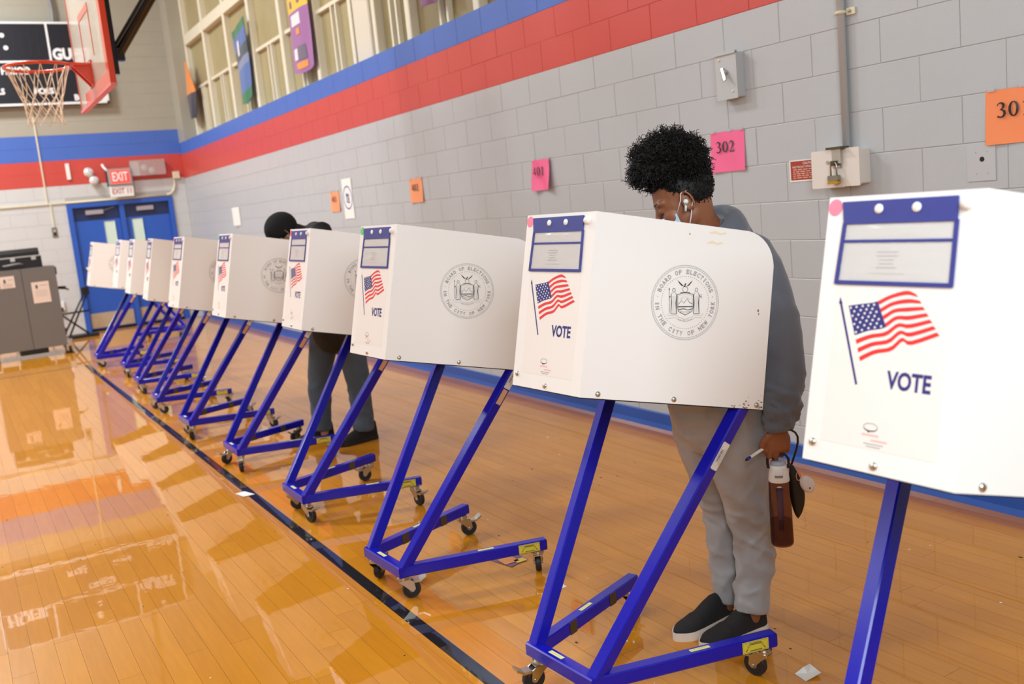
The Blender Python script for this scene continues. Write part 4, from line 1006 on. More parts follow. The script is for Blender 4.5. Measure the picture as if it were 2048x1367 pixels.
def booth(label, x, y, rz, dot, swivel, labels='top', poff=(0, 0, 0), bare=False):
    t = thing('booth_stand' if bare else 'voting_booth', label, 'stand' if bare else 'voting booth', (x, y, 0), rz, None if bare else 'voting booths in a row')
    PO = T(*poff)
    # base
    link('cross_rail', pm('cross_rail', cross_geo), t)
    for s in (1, -1): link('side_rail', pm(('side_rail', s), rail_geo(s)), t)
    for s in (1, -1): link('upright', pm(('upright', s), upright_geo(s)), t)
    for s in (1, -1): link('rail_cap', pm(('rail_cap', s), end_geo(s)), t)
    pos = [(0.03, -0.135), (0.03, 0.135), (DEP - 0.035, -(WR_ / 2 - 0.034)), (DEP - 0.035, WR_ / 2 - 0.034)]
    for (cx_, cy_), sw in zip(pos, swivel):
        c = link('caster', pm('caster', caster_fork, auto=True), t, T(cx_, cy_, 0) @ RZ(math.radians(sw)))
        link('wheel', pm('wheel', caster_wheel, auto=True), c); link('brake_pedal', pm('brake_pedal', caster_brake), c)
    if bare: return t
    # screen
    fp = link('front_panel', pm('front_panel', face_geo), t, PO @ M_FACE)
    link('flag_print', pm('flag_print', flag_geo), fp); link('flagpole_print', pm('flagpole_print', pole_geo), fp); link('vote_lettering', pm('vote_lettering', vote_geo), fp); link('maker_print', pm('maker_print', logo_geo), fp)
    link('poster_sheet', pm('poster_sheet', sheet_geo), fp)
    if dot: link('sticker', pm(('sticker', dot.name), dot_geo(dot)), fp, T(-.155, .516, 0.0002))
    for bx, by in ((0.0, .015), (-.15, .038)): link('bolt', pm('bolt', bolt_geo, True), fp, T(bx, by, 0))
    link('knob', pm('knob', knob_geo, True), fp, T(.136, .511, 0))
    po = link('ballot_pouch', pm('ballot_pouch', pouch_frame), t, PO @ M_FACE)
    link('pouch_back', pm('pouch_back', pouch_back), po); link('pouch_card', pm('pouch_card', pouch_card), po); link('pouch_window', pm('pouch_window', pouch_win, True), po)
    for sx_ in (-.047, .036): link('snap', pm('snap', snap_geo, True), po, T(sx_, .509, .0045))
    w = link('side_wing', pm('side_wing', wing_geo), t, PO @ M_WN)
    link('seal_print', pm('seal_print', seal_geo), w, T(.306, .302, 0) @ RZ(math.radians(6)))
    for bx in (.055, .299, .579): link('bolt', pm('bolt', bolt_geo, True), w, T(bx, .013, 0))
    w = link('side_wing', pm(('side_wing', 2), wing_far_geo), t, PO @ M_WFAR)
    link('seal_print', pm('seal_print', seal_geo), w, T(-.306, .302, 0))
    for bx in (-.055, -.299, -.579): link('bolt', pm('bolt', bolt_geo, True), w, T(bx, .013, 0))
    link('shelf', pm('shelf', shelf_geo), t, PO)
    # labels
    link('warning_label', pm('warning_label', ylabel_geo), t, rail_side_matrix(1, DEP - 0.07))
    link('warning_label', pm(('warning_label', 2), sylabel_geo), t, rail_top_matrix(1, 0.36)); link('warning_label', pm(('warning_label', 2), sylabel_geo), t, rail_top_matrix(-1, 0.30))
    link('warning_label', pm(('warning_label', 2), sylabel_geo), t, frame((0.022, 0.03, ZR + 0.0236), (0, -1, 0), (1, 0, 0), (0, 0, 1)))
    for al in (0.19, 0.44): link('weight_plate', pm('weight_plate', plate_geo), t, rail_side_matrix(-1, al))
    L = (UPT - Vector((a_fn.x, a_fn.y, ZR))).length
    if labels == 'low': link('barcode_label', pm('barcode_label', barcode_geo), t, upright_side_matrix(1, 0.79 * L))
    else:
        link('barcode_label', pm('barcode_label', barcode_geo), t, upright_side_matrix(1, L - 0.085)); link('tan_label', pm('tan_label', tan_geo), t, upright_side_matrix(1, L - 0.17))
    return t
booth('white voting booth at the right edge of the picture, its wing cut off', -2.457, -0.249, 0.017, M_PINK, (150, 100, 40, 60))
nb = booth('white voting booth where the woman in the gray hoodie stands', -2.418, 0.975, 0.060, M_PINK, (-160, 170, 100, 30), 'low')
nw = [c for c in nb.children if c.name.startswith('side_wing')][0]
M_TAPE = mat('yellowed_tape', (236, 220, 186), 0.5); M_CHIP = mat('brown_chip', (120, 84, 60), 0.6)
for tx, ty, tw in ((.392, .518, .055), (.385, .488, .05)):
    q = MB(); q.ribbon([(tx - tw / 2, ty - .003), (tx - tw / 6, ty + .002), (tx + tw / 6, ty - .002), (tx + tw / 2, ty + .003)], [.003, .007, .004, .006], M_TAPE, 0.0008); q.build('tape_residue', nw)
q = MB(); rr = random.Random(6)
for k in range(26):
    cx_, cy_, s_ = rr.choice((.535, .545, .555, .592, .5)) + rr.gauss(0, .012), abs(rr.gauss(0.006, .012)) + .001, rr.uniform(.001, .004); cx_ = min(cx_, .596)
    q.poly([(cx_ + s_ * rr.uniform(.5, 1.6) * math.cos(a), cy_ + s_ * rr.uniform(.4, 1) * math.sin(a)) for a in (0, 1.2, 2.4, 3.7, 5)], M_CHIP, 0.0007)
for cx_, cy_, s_ in ((.30, .505, .002), (.553, .30, .003), (.556, .29, .002)): q.poly([(cx_ + s_ * math.cos(a), cy_ + s_ * 1.6 * math.sin(a)) for a in (0, 1.2, 2.4, 3.7, 5)], M_CHIP, 0.0007)
tag(q.build('paint_chips', nw), kind='stuff')
booth('white voting booth with a green dot right in front of the hoodie woman booth', -2.486, 2.223, 0.039, M_GREEN, (-15, 40, 60, -12))
booth('white voting booth in front of the jeans of the black-hatted person', -2.45, 3.532, -0.003, mat('red_sticker', (226, 92, 100), 0.5), (-75, -30, -80, 170), poff=(0.09, 0.075, 0))
booth('white voting booth used by the black-hatted person', -2.434, 4.893, 0.007, M_GREEN, (-110, 200, 60, 190))
booth('fifth white voting booth counted from the far end of the row', -2.464, 6.167, 0.025, M_PINK, (-120, -60, -60, 20))
booth('fourth white voting booth counted from the far end of the row', -2.442, 7.475, -0.059, MATS['red_sticker'], (-40, 120, 60, 200))
booth('third white voting booth counted from the far end of the row', -2.386, 8.752, -0.027, None, (-70, 0, 60, 190))
booth('second white voting booth counted from the far end of the row', -2.308, 10.105, 0.0, None, (-100, -30, 90, 10))
booth('farthest white voting booth of the row, in front of the blue doors', -2.43, 11.38, -0.03, None, (0, -60, 60, 100))
booth('bare blue booth stand facing the other way behind the far end of the row', -0.93, 13.35, PI - 0.42, None, (0, -60, 60, 100), bare=True)

# ------------------------------------------------------------------ ballot cabinet, case, folding stand
M_CAB = mat('gray_steel_cabinet', (112, 110, 108), 0.45, var=0.03, vscale=6)
t = thing('ballot_cabinet', 'tall gray two-door steel cabinet on casters left of the blue doors', 'cabinet', (-2.98, 13.35, 0))
q = MB(); q.box((-0.5, 0.02, 0.13), (0.44, 0.62, 1.25), M_CAB, 0.01); q.build('body', t)
q = MB(); q.box((-0.5, 0.0, 0.13), (0.008, 0.02, 1.245), M_CAB); q.build('door', t)
q = MB(); q.box((0.016, 0.0, 0.13), (0.44, 0.02, 1.245), M_CAB); q.build('door', t)
for x0, x1, z0, z1 in ((0.11, 0.33, 0.76, 1.05), (-0.27, -0.085, 1.01, 1.17)):
    q = MB(); q.box((x0, -0.003, z0), (x1, 0.0, z1), mat('cream_notice', (232, 218, 208), 0.6))
    p_ = q.build('notice', t)
    q = MB()
    q.box((x0 + 0.05, -0.0045, z1 - 0.09), (x0 + 0.075, -0.003, z1 - 0.04), M_INKBLK); q.box((x0 + 0.1, -0.0045, z1 - 0.055), (x1 - 0.02, -0.003, z1 - 0.045), M_INKGRY)
    for k in range(5): q.box((x0 + 0.03, -0.0045, z1 - 0.12 - 0.02 * k if z1 < 1.1 else z1 - 0.1 - 0.01 * k), (x1 - 0.03, -0.003, (z1 - 0.117 - 0.02 * k) if z1 < 1.1 else z1 - 0.098 - 0.01 * k), M_INKGRY)
    q.build('print', p_)
for i, z in enumerate((0.32, 1.18)):
    q = MB(); q.cyl((0.446, 0.01, z - 0.05), (0.446, 0.01, z + 0.05), 0.012, M_BLACK, 10); q.build('hinge', t)
q = MB(); q.tube([(0.44, 0.3, 0.92), (0.56, 0.3, 0.9), (0.6, 0.3, 0.88)], 0.012, M_BLACK, 8); q.tube([(0.44, 0.42, 0.93), (0.58, 0.42, 0.92)], 0.012, M_BLACK, 8); q.build('push_handle', t)
for x in (-0.2, 0.26):
    q = MB(); q.box((x - 0.012, 0.03, 0.02), (x + 0.012, 0.06, 0.13), M_STEEL, 0.004); q.build('leg_post', t)
q = MB(); q.box((-0.16, 0.1, 0.05), (0.2, 0.5, 0.12), M_BLACK); q.build('ballast_box', t)
for i, (x, y) in enumerate(((-0.45, 0.06), (0.47, 0.06), (-0.45, 0.56), (0.47, 0.56))):
    c = MB(); c.box((x - 0.045, y - 0.05, 0.12), (x + 0.045, y + 0.05, 0.2), M_STEEL, 0.01); c.prism([(-0.04, 0.07), (0.04, 0.07), (0.03, -0.05), (-0.02, -0.05)], -0.045, 0.045, M_STEEL, frame((x, y, 0.09), (0, -1, 0), (0, 0, 1), (-1, 0, 0)))
    c = c.build('caster', t); q = MB(); q.cyl((x - 0.02, y, 0.06), (x + 0.02, y, 0.06), 0.06, M_RUBBER, 18); q.build('wheel', c)
t = thing('ballot_scanner_case', 'black plastic carrying case with a handle on the gray cabinet', 'case', (-2.98, 13.42, 1.25))
q = MB(); q.box((-0.45, 0.0, 0.0), (0.3, 0.45, 0.16), M_BLACK, 0.03); q.build('lower_shell', t)
q = MB(); q.prism([(0.0, 0.165), (0.0, 0.22), (0.08, 0.27), (0.45, 0.27), (0.45, 0.165)], -0.45, 0.28, M_BLACK, frame((0, 0, 0), (0, 1, 0), (0, 0, 1), (1, 0, 0))); q.build('lid', t)
q = MB(); q.tube([(-0.19, -0.01, 0.06), (-0.17, -0.05, 0.06), (0.0, -0.055, 0.075), (0.06, -0.01, 0.06)], 0.013, M_GRAYP, 8); q.build('handle', t, True)
q = MB(); q.box((-0.44, -0.006, 0.155), (0.28, 0.003, 0.17), M_STEEL); q.build('rim_strip', t)
for x in (-0.3, -0.06, 0.2):
    q = MB(); q.box((x - 0.03, -0.012, 0.11), (x + 0.03, 0.002, 0.165), M_STEEL, 0.004); q.build('latch', t)
t = thing('folding_stand', 'black folding stand with crossed legs beside the gray cabinet', 'stand', (-2.17, 15.45, 0))
for a, b in (((-0.22, 0.0, 0.05), (0.2, 0.0, 0.74)), ((0.16, 0.02, 0.05), (-0.30, 0.02, 0.5)), ((-0.12, 0.05, 0.05), (0.24, 0.05, 0.72))):
    q = MB(); q.tube([a, b], 0.015, M_BLACK, 8); q.build('leg', t, True)
q = MB(); q.tube([(-0.36, 0.01, 0.41), (0.22, 0.01, 0.42)], 0.015, M_BLACK, 8); q.build('crossbar', t, True)
q = MB(); q.box((0.14, -0.04, 0.68), (0.26, 0.08, 0.8), M_BLACK, 0.02); q.build('head', t)
q = MB(); q.box((-0.36, -0.1, 0.0), (0.3, 0.12, 0.05), M_BLACK, 0.01); q.build('foot_base', t)
t = thing('wall_outlet', 'white outlet box low on the wall behind the folding stand', 'outlet', (-2.3, YB, 0.5))
q = MB(); q.box((-0.06, -0.05, -0.07), (0.06, 0, 0.07), M_PAPER, 0.008); q.build('box', t); q = MB(); q.box((-0.03, -0.07, -0.09), (0.03, -0.05, -0.02), M_BLACK, 0.006); q.build('plug', t)

# ------------------------------------------------------------------ litter on the floor
def scrap(label, P_, m, curl=0.004, name='paper_scrap'):
    c = Vector((sum(p[0] for p in P_) / len(P_), sum(p[1] for p in P_) / len(P_), 0))
    q = MB(); n = len(P_)
    vs = [(p[0] - c.x, p[1] - c.y, 0.0015 + curl * (i % 2)) for i, p in enumerate(P_)] + [(0, 0, 0.0015)]
    vs += [(v[0], v[1], v[2] - 0.001) for v in vs]
    N_ = n + 1
    q.add(vs, [(i, (i + 1) % n, n) for i in range(n)] + [(N_ + (i + 1) % n, N_ + i, N_ + n) for i in range(n)] + [(N_ + i, N_ + (i + 1) % n, (i + 1) % n, i) for i in range(n)], m)
    o = q.build(name); o.location = c
    return tag(o, label, 'paper')
scrap('torn white paper scrap on the floor right of the woman shoes', [(-1.739, .638), (-1.70, .635), (-1.655, .651), (-1.689, .574), (-1.748, .584)], M_PAPER, 0.012)
scrap('small white paper triangle behind the leg of the woman booth', [(-1.96, 1.72), (-1.889, 1.79), (-1.893, 1.718)], M_PAPER)
scrap('white paper strip lying beside the black court line', [(-2.588, 4.24), (-2.535, 4.23), (-2.50, 4.132), (-2.57, 4.12)], M_PAPER)
lf = scrap('colorful printed leaflet under the rail of the green dot booth', [(-1.985, 2.20), (-1.857, 2.155), (-1.85, 2.09), (-1.953, 2.06)], mat('leaflet_purple', (120, 84, 120), 0.4), 0.002, 'leaflet')
q = MB(); q.box((-0.05, -0.03, 0.0042), (0.02, 0.045, 0.0047), mat('leaflet_orange', (226, 150, 84), 0.4)); q.box((0.0, -0.05, 0.0042), (0.05, -0.01, 0.0047), mat('leaflet_yellow', (226, 196, 96), 0.4)); q.build('print', lf)
rr = random.Random(8)
q = MB()
for i in range(60):
    x, y = rr.uniform(-3.9, -0.3), rr.uniform(0.4, 5.0); s = rr.uniform(0.0015, 0.004); q.box((x - s, y - s * rr.uniform(.5, 3), 0.0), (x + s, y + s, 0.0012), rr.choice((M_PAPER, M_INKBLK, M_INKBLK)))
tag(q.build('floor_crumbs'), 'tiny specks of dirt and paper scattered over the court floor', 'debris', kind='stuff')

# ------------------------------------------------------------------ people
M_SKIN = mat('dark_brown_skin', (142, 88, 60), 0.45, var=0.05, vscale=14, spec=0.4)
M_SKIN2 = mat('light_skin', (196, 148, 122), 0.5)
M_HOOD = mat('slate_gray_fleece', (92, 97, 107), 0.85, sheen=0.25, var=0.08, vscale=40, bump=0.4, bscale=500)
M_PANTS = mat('gray_sateen', (160, 161, 163), 0.34, sheen=0.25, var=0.06, vscale=20, bump=0.2, bscale=600)
M_SHOE = mat('black_suede', (26, 25, 25), 0.8, var=0.1, vscale=60, bump=0.4, bscale=700); M_SOLE = mat('white_rubber_sole', (230, 218, 206), 0.5)
M_HAIR = mat('black_hair', (20, 18, 17), 0.55, spec=0.35)
M_MASK = mat('pale_blue_mask', (186, 212, 238), 0.7); M_WCORD = mat('white_elastic', (240, 238, 238), 0.6)
M_JACK = mat('black_jacket_cloth', (24, 24, 25), 0.75, var=0.1, vscale=30); M_JEANS = mat('washed_blue_jeans', (80, 96, 112), 0.8, var=0.16, vscale=12, bump=0.3, bscale=500)
M_HAT = mat('black_knit', (18, 18, 19), 0.9, bump=0.5, bscale=400)
def flat_limb(mb, pts, rad, m, seg=20, up=Vector((1, 0, 0)), sub=4):
    """limb with flat ends (trouser legs, sleeves)"""
    pts = [Vector(p) for p in pts]; rad = [(r, r) if not hasattr(r, '__len__') else r for r in rad]
    P = []; R = []; n = len(pts)
    for i in range(n - 1):
        p0 = pts[max(i - 1, 0)]; p1 = pts[i]; p2 = pts[i + 1]; p3 = pts[min(i + 2, n - 1)]
        for k in range(sub):
            t = k / sub
            P.append(0.5 * ((2 * p1) + (p2 - p0) * t + (2 * p0 - 5 * p1 + 4 * p2 - p3) * t * t + (3 * p1 - p0 - 3 * p2 + p3) * t ** 3))
            R.append(tuple(rad[i][j] * (1 - t) + rad[i + 1][j] * t for j in (0, 1)))
    P.append(pts[-1]); R.append(rad[-1]); vs = []; fs = []; pu = up; k = len(P)
    for i in range(k):
        d = (P[min(i + 1, k - 1)] - P[max(i - 1, 0)]).normalized(); u = (pu - d * pu.dot(d)).normalized(); w = d.cross(u); pu = u
        for j in range(seg):
            t = 2 * PI * j / seg; vs.append(P[i] + w * (R[i][0] * math.cos(t)) + u * (R[i][1] * math.sin(t)))
    for i in range(k - 1):
        for j in range(seg): fs.append((i * seg + j, i * seg + (j + 1) % seg, (i + 1) * seg + (j + 1) % seg, (i + 1) * seg + j))
    fs.append(tuple(range(seg - 1, -1, -1))); fs.append(tuple(range((k - 1) * seg, k * seg)))
    mb.add(vs, fs, m)
def displace(me, fn):
    me.update(); nr = [v.normal.copy() for v in me.vertices]
    for v, n_ in zip(me.vertices, nr): v.co += n_ * fn(v.co, n_)
    me.update()
def ridged(p): return 1 - abs(noise.noise(p)) * 2
def crease(p): return max(0.0, 1 - abs(noise.noise(p)) * 3.6)
def hand(mb, wrist, d, a, n_, curl, scale=1.0, grip=0.0):
    """wrist point, d = towards the knuckles, a = index -> little finger, n_ = back of the hand; curl list of bend angles (deg)"""
    wrist, d, a, n_ = Vector(wrist), Vector(d).normalized(), Vector(a).normalized(), Vector(n_).normalized(); s = scale
    limb(mb, [wrist - d * 0.03 * s, wrist + d * 0.01 * s, wrist + d * 0.05 * s, wrist + d * 0.078 * s], [(0.024 * s, 0.019 * s), (0.028 * s, 0.018 * s), (0.041 * s, 0.0155 * s), (0.040 * s, 0.013 * s)], M_SKIN, up=n_)
    for i, (off, ln) in enumerate(((-0.0315, 0.96), (-0.0105, 1.06), (0.0105, 1.0), (0.0305, 0.8))):
        p = wrist + d * (0.074 - 0.006 * abs(i - 1)) * s + a * off * s; pts = [p - d * 0.02 * s, p]; dr = d; ang = 0
        for k, seg in enumerate((0.040, 0.026, 0.02)):
            ang += math.radians(curl[k]); v = d * math.cos(ang) - n_ * math.sin(ang)
            p = p + v * seg * ln * s; pts.append(p)
        limb(mb, pts, [0.0088 * s, 0.0092 * s, 0.0084 * s, 0.0076 * s, 0.0064 * s], M_SKIN, seg=10, up=a, sub=2)
    # thumb leaves the index side of the palm near its base
    b = wrist + d * 0.026 * s - a * 0.026 * s
    limb(mb, [b, b + (d * 0.7 - a * 0.8).normalized() * 0.032 * s - n_ * 0.006 * s, b + d * 0.05 * s - a * 0.028 * s - n_ * 0.016 * s, b + d * 0.070 * s - a * (0.018 - grip) * s - n_ * 0.024 * s], [0.015 * s, 0.0125 * s, 0.0105 * s, 0.0085 * s], M_SKIN, seg=10, up=n_, sub=2)
def head_geo(mb, C_, f, l, u, ears=True):
    P_ = lambda x, y, z: C_ + f * x + l * y + u * z
    R = Matrix((f, l, u)).transposed()
    def E_(c, r): mb.ball(P_(*c), r, M_SKIN, 24, 16, R)
    E_((-0.012, 0, 0.022), (0.096, 0.073, 0.092)); E_((0.022, 0, 0.0), (0.070, 0.066, 0.078)); E_((0.028, 0, -0.05), (0.058, 0.056, 0.062)); E_((0.050, 0, -0.092), (0.030, 0.032, 0.026))
    E_((0.0, 0, -0.06), (0.06, 0.056, 0.05))
    limb(mb, [P_(0.084, 0, 0.005), P_(0.098, 0, -0.02), P_(0.106, 0, -0.040)], [(0.009, 0.008), (0.010, 0.010), (0.015, 0.013)], M_SKIN, seg=10)
    for s in (-1, 1):
        E_((0.064, s * 0.027, 0.022), (0.022, 0.031, 0.013)); E_((0.052, s * 0.038, -0.034), (0.033, 0.027, 0.032)); E_((0.072, s * 0.031, -0.002), (0.0145, 0.0165, 0.0125))
        if ears:
            e = P_(-0.006, s * 0.074, -0.012); lean = (l * s * 0.35 - f).normalized()
            ring = [e + u * (0.031 * math.cos(t)) + (f * 0.6 - l * s * 0.2).normalized() * (0.017 * math.sin(t)) + l * s * (0.004 + (0.006 if math.sin(t) < 0 else 0)) for t in [2 * PI * k / 16 for k in range(16)]]
            mb.tube(ring, 0.0048, M_SKIN, 8, closed=True)
            mb.ball(e - l * s * 0.002, (0.015, 0.006, 0.026), M_SKIN, 12, 8, R)
            mb.ball(e - u * 0.028 + l * s * 0.003, (0.009, 0.006, 0.009), M_SKIN, 10, 6, R)
    E_((0.083, 0, -0.072), (0.014, 0.024, 0.012))
def shoe(parent, heel, toe, L, up_m, sole_m, hh=1.0, z0=0.0):
    d = Vector((toe[0] - heel[0], toe[1] - heel[1], 0)).normalized(); M = frame((heel[0], heel[1], z0), d, Vector((0, 0, 1)).cross(d), (0, 0, 1))
    def hw(t): return 0.033 + 0.014 * math.sin(min(1, t / 0.72) * PI / 2) ** 2 * (1 if t < .72 else 1) - (0.0 if t < 0.75 else 0.040 * ((t - 0.75) / 0.25) ** 2.2) - (0.010 * ((0.08 - t) / 0.08) ** 2 if t < 0.08 else 0)
    def tp(t):
        K_ = [(0, .098), (.12, .112), (.30, .112), (.42, .098), (.55, .074), (.72, .056), (.88, .046), (1, .034)]
        for (a, b), (c, e) in zip(K_, K_[1:]):
            if t <= c: return (b + (e - b) * (t - a) / (c - a)) * hh
        return K_[-1][1]
    q = MB(); n = 26; seg = 16; vs = []; fs = []
    for i in range(n + 1):
        t = i / n; w_ = hw(t) * 0.97; top = tp(t)
        for j in range(seg + 1):
            a = PI * j / seg; c, s_ = math.cos(a), math.sin(a)
            yy = w_ * (abs(c) ** 0.72) * (1 if c > 0 else -1) * (1 - 0.22 * s_ * (top > .07)); zz = 0.024 + (top - 0.024) * abs(s_) ** 0.75
            vs.append(M @ Vector((t * L, yy, zz)))
    k = seg + 1
    for i in range(n):
        for j in range(seg): fs.append((i * k + j, i * k + j + 1, (i + 1) * k + j + 1, (i + 1) * k + j))
    fs.append(tuple(range(0, k))); fs.append(tuple(range(n * k + k - 1, n * k - 1, -1)))
    q.add(vs, fs, up_m); o = q.build('shoe', parent, True)
    q = MB(); out = [(t * L * 1.0 - 0.002 + 0.004 * t, hw(t) + 0.002) for t in [i / 20 for i in range(21)]]
    poly = out + [(x, -y) for x, y in reversed(out)]
    q.prism(poly, 0.0, 0.030 * (1 if hh <= 1 else 1), sole_m, M); q.build('sole', o)
    return o

# ---- woman with the water bottle
wo = thing('person', 'woman in a gray hoodie with a black curly puff, reading down inside the near booth', 'person', (-1.66, 0.99, 0))
INV = T(1.66, -0.99, 0)
def wbuild(name, me, mt, parent=wo):
    me.materials.clear(); me.materials.append(mt); me.transform(INV)
    return link(name, me, parent)
f0 = Vector((-0.82, 0.57, 0)).normalized(); PT = math.radians(27)
hf = f0 * math.cos(PT) + Vector((0, 0, -1)) * math.sin(PT); hl = Vector((0, 0, 1)).cross(f0); hu = hf.cross(hl)
HC = Vector((-1.783, 0.975, 1.535))
q = MB(); head_geo(q, HC, hf, hl, hu)
limb(q, [HC - hf * 0.03 - hu * 0.03, (-1.728, 0.955, 1.455), (-1.668, 0.965, 1.38), (-1.655, 0.97, 1.30)], [(0.055, 0.058), (0.054, 0.056), (0.064, 0.064), (0.09, 0.08)], M_SKIN)
limb(q, [(-1.655, 0.97, 1.30), (-1.67, 0.98, 1.10), (-1.68, 0.985, 0.92)], [(0.15, 0.09), (0.14, 0.10), (0.15, 0.11)], M_SKIN)
limb(q, [(-1.655, 0.95, 1.30), (-1.635, 0.81, 1.31), (-1.588, 0.762, 1.04), (-1.602, 0.75, 0.86), (-1.628, 0.75, 0.78)], [0.055, 0.05, 0.042, 0.034, 0.026], M_SKIN)
limb(q, [(-1.655, 1.0, 1.30), (-1.67, 1.14, 1.31), (-1.70, 1.205, 1.08), (-1.90, 1.085, 1.015)], [0.055, 0.05, 0.042, 0.026], M_SKIN)
limb(q, [(-1.67, 0.93, 0.92), (-1.67, 0.91, 0.72), (-1.612, 0.925, 0.43), (-1.628, 0.928, 0.14), (-1.64, 0.93, 0.06)], [0.085, 0.075, 0.05, 0.036, 0.034], M_SKIN)
limb(q, [(-1.68, 1.03, 0.92), (-1.665, 1.06, 0.72), (-1.612, 1.068, 0.43), (-1.604, 1.07, 0.14), (-1.625, 1.07, 0.06)], [0.085, 0.075, 0.05, 0.036, 0.034], M_SKIN)
ha = Vector((0.95, -0.31, 0)).normalized(); hn = Vector((-0.31, -0.95, 0.0)).normalized()
WR = Vector((-1.634, 0.752, 0.782))
hand(q, WR, (0, 0, -1), ha, hn, (12, 88, 80), 1.0, grip=0.02)
hand(q, (-1.915, 1.075, 1.012), (-0.9, -0.35, -0.05), (-0.35, 0.9, 0), (0, -0.05, 1), (10, 18, 15), 1.0)
bodyme = remesh(q, 0.0034, 5)
from mathutils.bvhtree import BVHTree
BVH = BVHTree.FromPolygons([v.co.copy() for v in bodyme.vertices], [tuple(p.vertices) for p in bodyme.polygons])
def snap(p, off):
    a, n_, _, _ = BVH.find_nearest(p)
    return a + n_ * off
wbuild('body', bodyme, M_SKIN)
# eyelids, lashes, brows
q = MB()
for s in (-1, 1):
    e = [HC + hf * (0.0872 - 0.010 * abs(t)) + hl * s * (0.031 + 0.016 * t) + hu * (-0.010 - 0.003 * (1 - t * t)) for t in (-1, -.5, 0, .5, 1)]
    q.tube([snap(p_, 0.0004) for p_ in e], 0.0016, M_HAIR, 6)
wbuild('eyelashes', q.mesh('eyelashes', True), M_HAIR)
q = MB()
for s in (-1, 1):
    e = [HC + hf * (0.0885 - 0.022 * ((t + 1) / 2) ** 2) + hl * s * (0.031 + 0.021 * t) + hu * (0.022 + 0.004 * (1 - t * t)) for t in (-1, -.5, 0, .5, 1)]
    q.tube([snap(p_, -0.0006) for p_ in e], 0.0024, M_HAIR, 6, scales=[1, 1.2, 1.1, .9, .5])
wbuild('eyebrows', q.mesh('eyebrows', True), M_HAIR)
# hair: close cap + curly puff
q = MB(); Rm = Matrix((hf, hl, hu)).transposed()
q.ball(HC + hf * -0.018 + hu * 0.03, (0.102, 0.079, 0.096), M_HAIR, 28, 18, Rm)
bm = bmesh.new(); me = q.mesh('cap'); bm.from_mesh(me)
def hairline(co):
    p = co - HC; x, y, z = p.dot(hf), abs(p.dot(hl)), p.dot(hu)
    return z > (0.072 - 0.25 * (0.085 - x) if x > 0.045 else (0.058 - 1.1 * (0.045 - x) if x > 0.0 else (0.01 - 1.35 * (-x))))
bmesh.ops.subdivide_edges(bm, edges=bm.edges, cuts=1, use_grid_fill=True)
bmesh.ops.delete(bm, geom=[v for v in bm.verts if not hairline(v.co)], context='VERTS')
bmesh.ops.solidify(bm, geom=bm.faces[:], thickness=0.006)
for fc in bm.faces: fc.smooth = True
bm.to_mesh(me); bm.free(); wbuild('hair_cap', me, M_HAIR)
PCN = Vector((-1.800, 0.982, 1.645)); fr_ = Vector((-0.86, 0.5, 0)); sd_ = Vector((-0.5, -0.86, 0))
q = MB(); rr = random.Random(21)
q.ball(PCN, 0.085, M_HAIR, 16, 12, Matrix((fr_ * 1.35, sd_ * 1.05, Vector((0, 0, 0.92)))).transposed())
def puff(dv):
    r = 0.112 * (1 + 0.13 * noise.noise(dv * 2.3) + 0.06 * noise.noise(dv * 6))
    v = Vector((dv.dot(fr_), dv.dot(sd_), dv.z))
    ex = 1.27 if v.x > 0 else 0.98
    ez = 0.97 if v.z > 0 else 0.80
    low = -0.035 if (v.x > 0.5 and v.z < 0.2) else 0.0
    return PCN + fr_ * v.x * r * ex + sd_ * v.y * r * 1.02 + Vector((0, 0, v.z * r * ez + low * (v.x - 0.5)))
cnt = 0
while cnt < 3600:
    dv = Vector((rr.gauss(0, 1), rr.gauss(0, 1), rr.gauss(0, 1))).normalized()
    if dv.z < -0.55: continue
    cnt += 1
    p = puff(dv); out = (p - PCN).normalized(); base = p - out * rr.uniform(0.012, 0.03)
    ax = (out + Vector((rr.gauss(0, .5), rr.gauss(0, .5), rr.gauss(0, .5) - 0.15))).normalized()
    u_ = ax.orthogonal().normalized(); w_ = ax.cross(u_); R_ = rr.uniform(0.0026, 0.006); ph = rr.random() * 6.28; L_ = rr.uniform(0.02, 0.04); tn_ = rr.uniform(1.4, 2.4)
    n_ = 11; pts = [base + ax * (L_ * k / n_) + (u_ * math.cos(ph + 2 * PI * tn_ * k / n_) + w_ * math.sin(ph + 2 * PI * tn_ * k / n_)) * R_ for k in range(n_ + 1)]
    q.tube(pts, 0.0011, M_HAIR, 3, caps=False)
capme = [o_ for o_ in wo.children if o_.name.startswith('hair_cap')][0].data
cv_ = [v.co - INV.translation for v in capme.vertices]
for k in range(3600):
    p = rr.choice(cv_); out = (p - (HC + hu * 0.02)).normalized()
    ax = (out + Vector((rr.gauss(0, .6), rr.gauss(0, .6), rr.gauss(0, .6) + 0.3))).normalized(); base = p - out * 0.004
    u_ = ax.orthogonal().normalized(); w_ = ax.cross(u_); R_ = rr.uniform(0.0028, 0.0048); ph = rr.random() * 6.28; L_ = rr.uniform(0.010, 0.018) * (1.6 if (p - HC).dot(hu) > 0.06 else 0.75)
    q.tube([base + ax * (L_ * k2 / 7) + (u_ * math.cos(ph + 1.4 * 2 * PI * k2 / 7) + w_ * math.sin(ph + 1.4 * 2 * PI * k2 / 7)) * R_ for k2 in range(8)], 0.0012, M_HAIR, 3, caps=False)
o = wbuild('hair_puff', q.mesh('hair_puff', True), M_HAIR); o['kind'] = 'stuff'
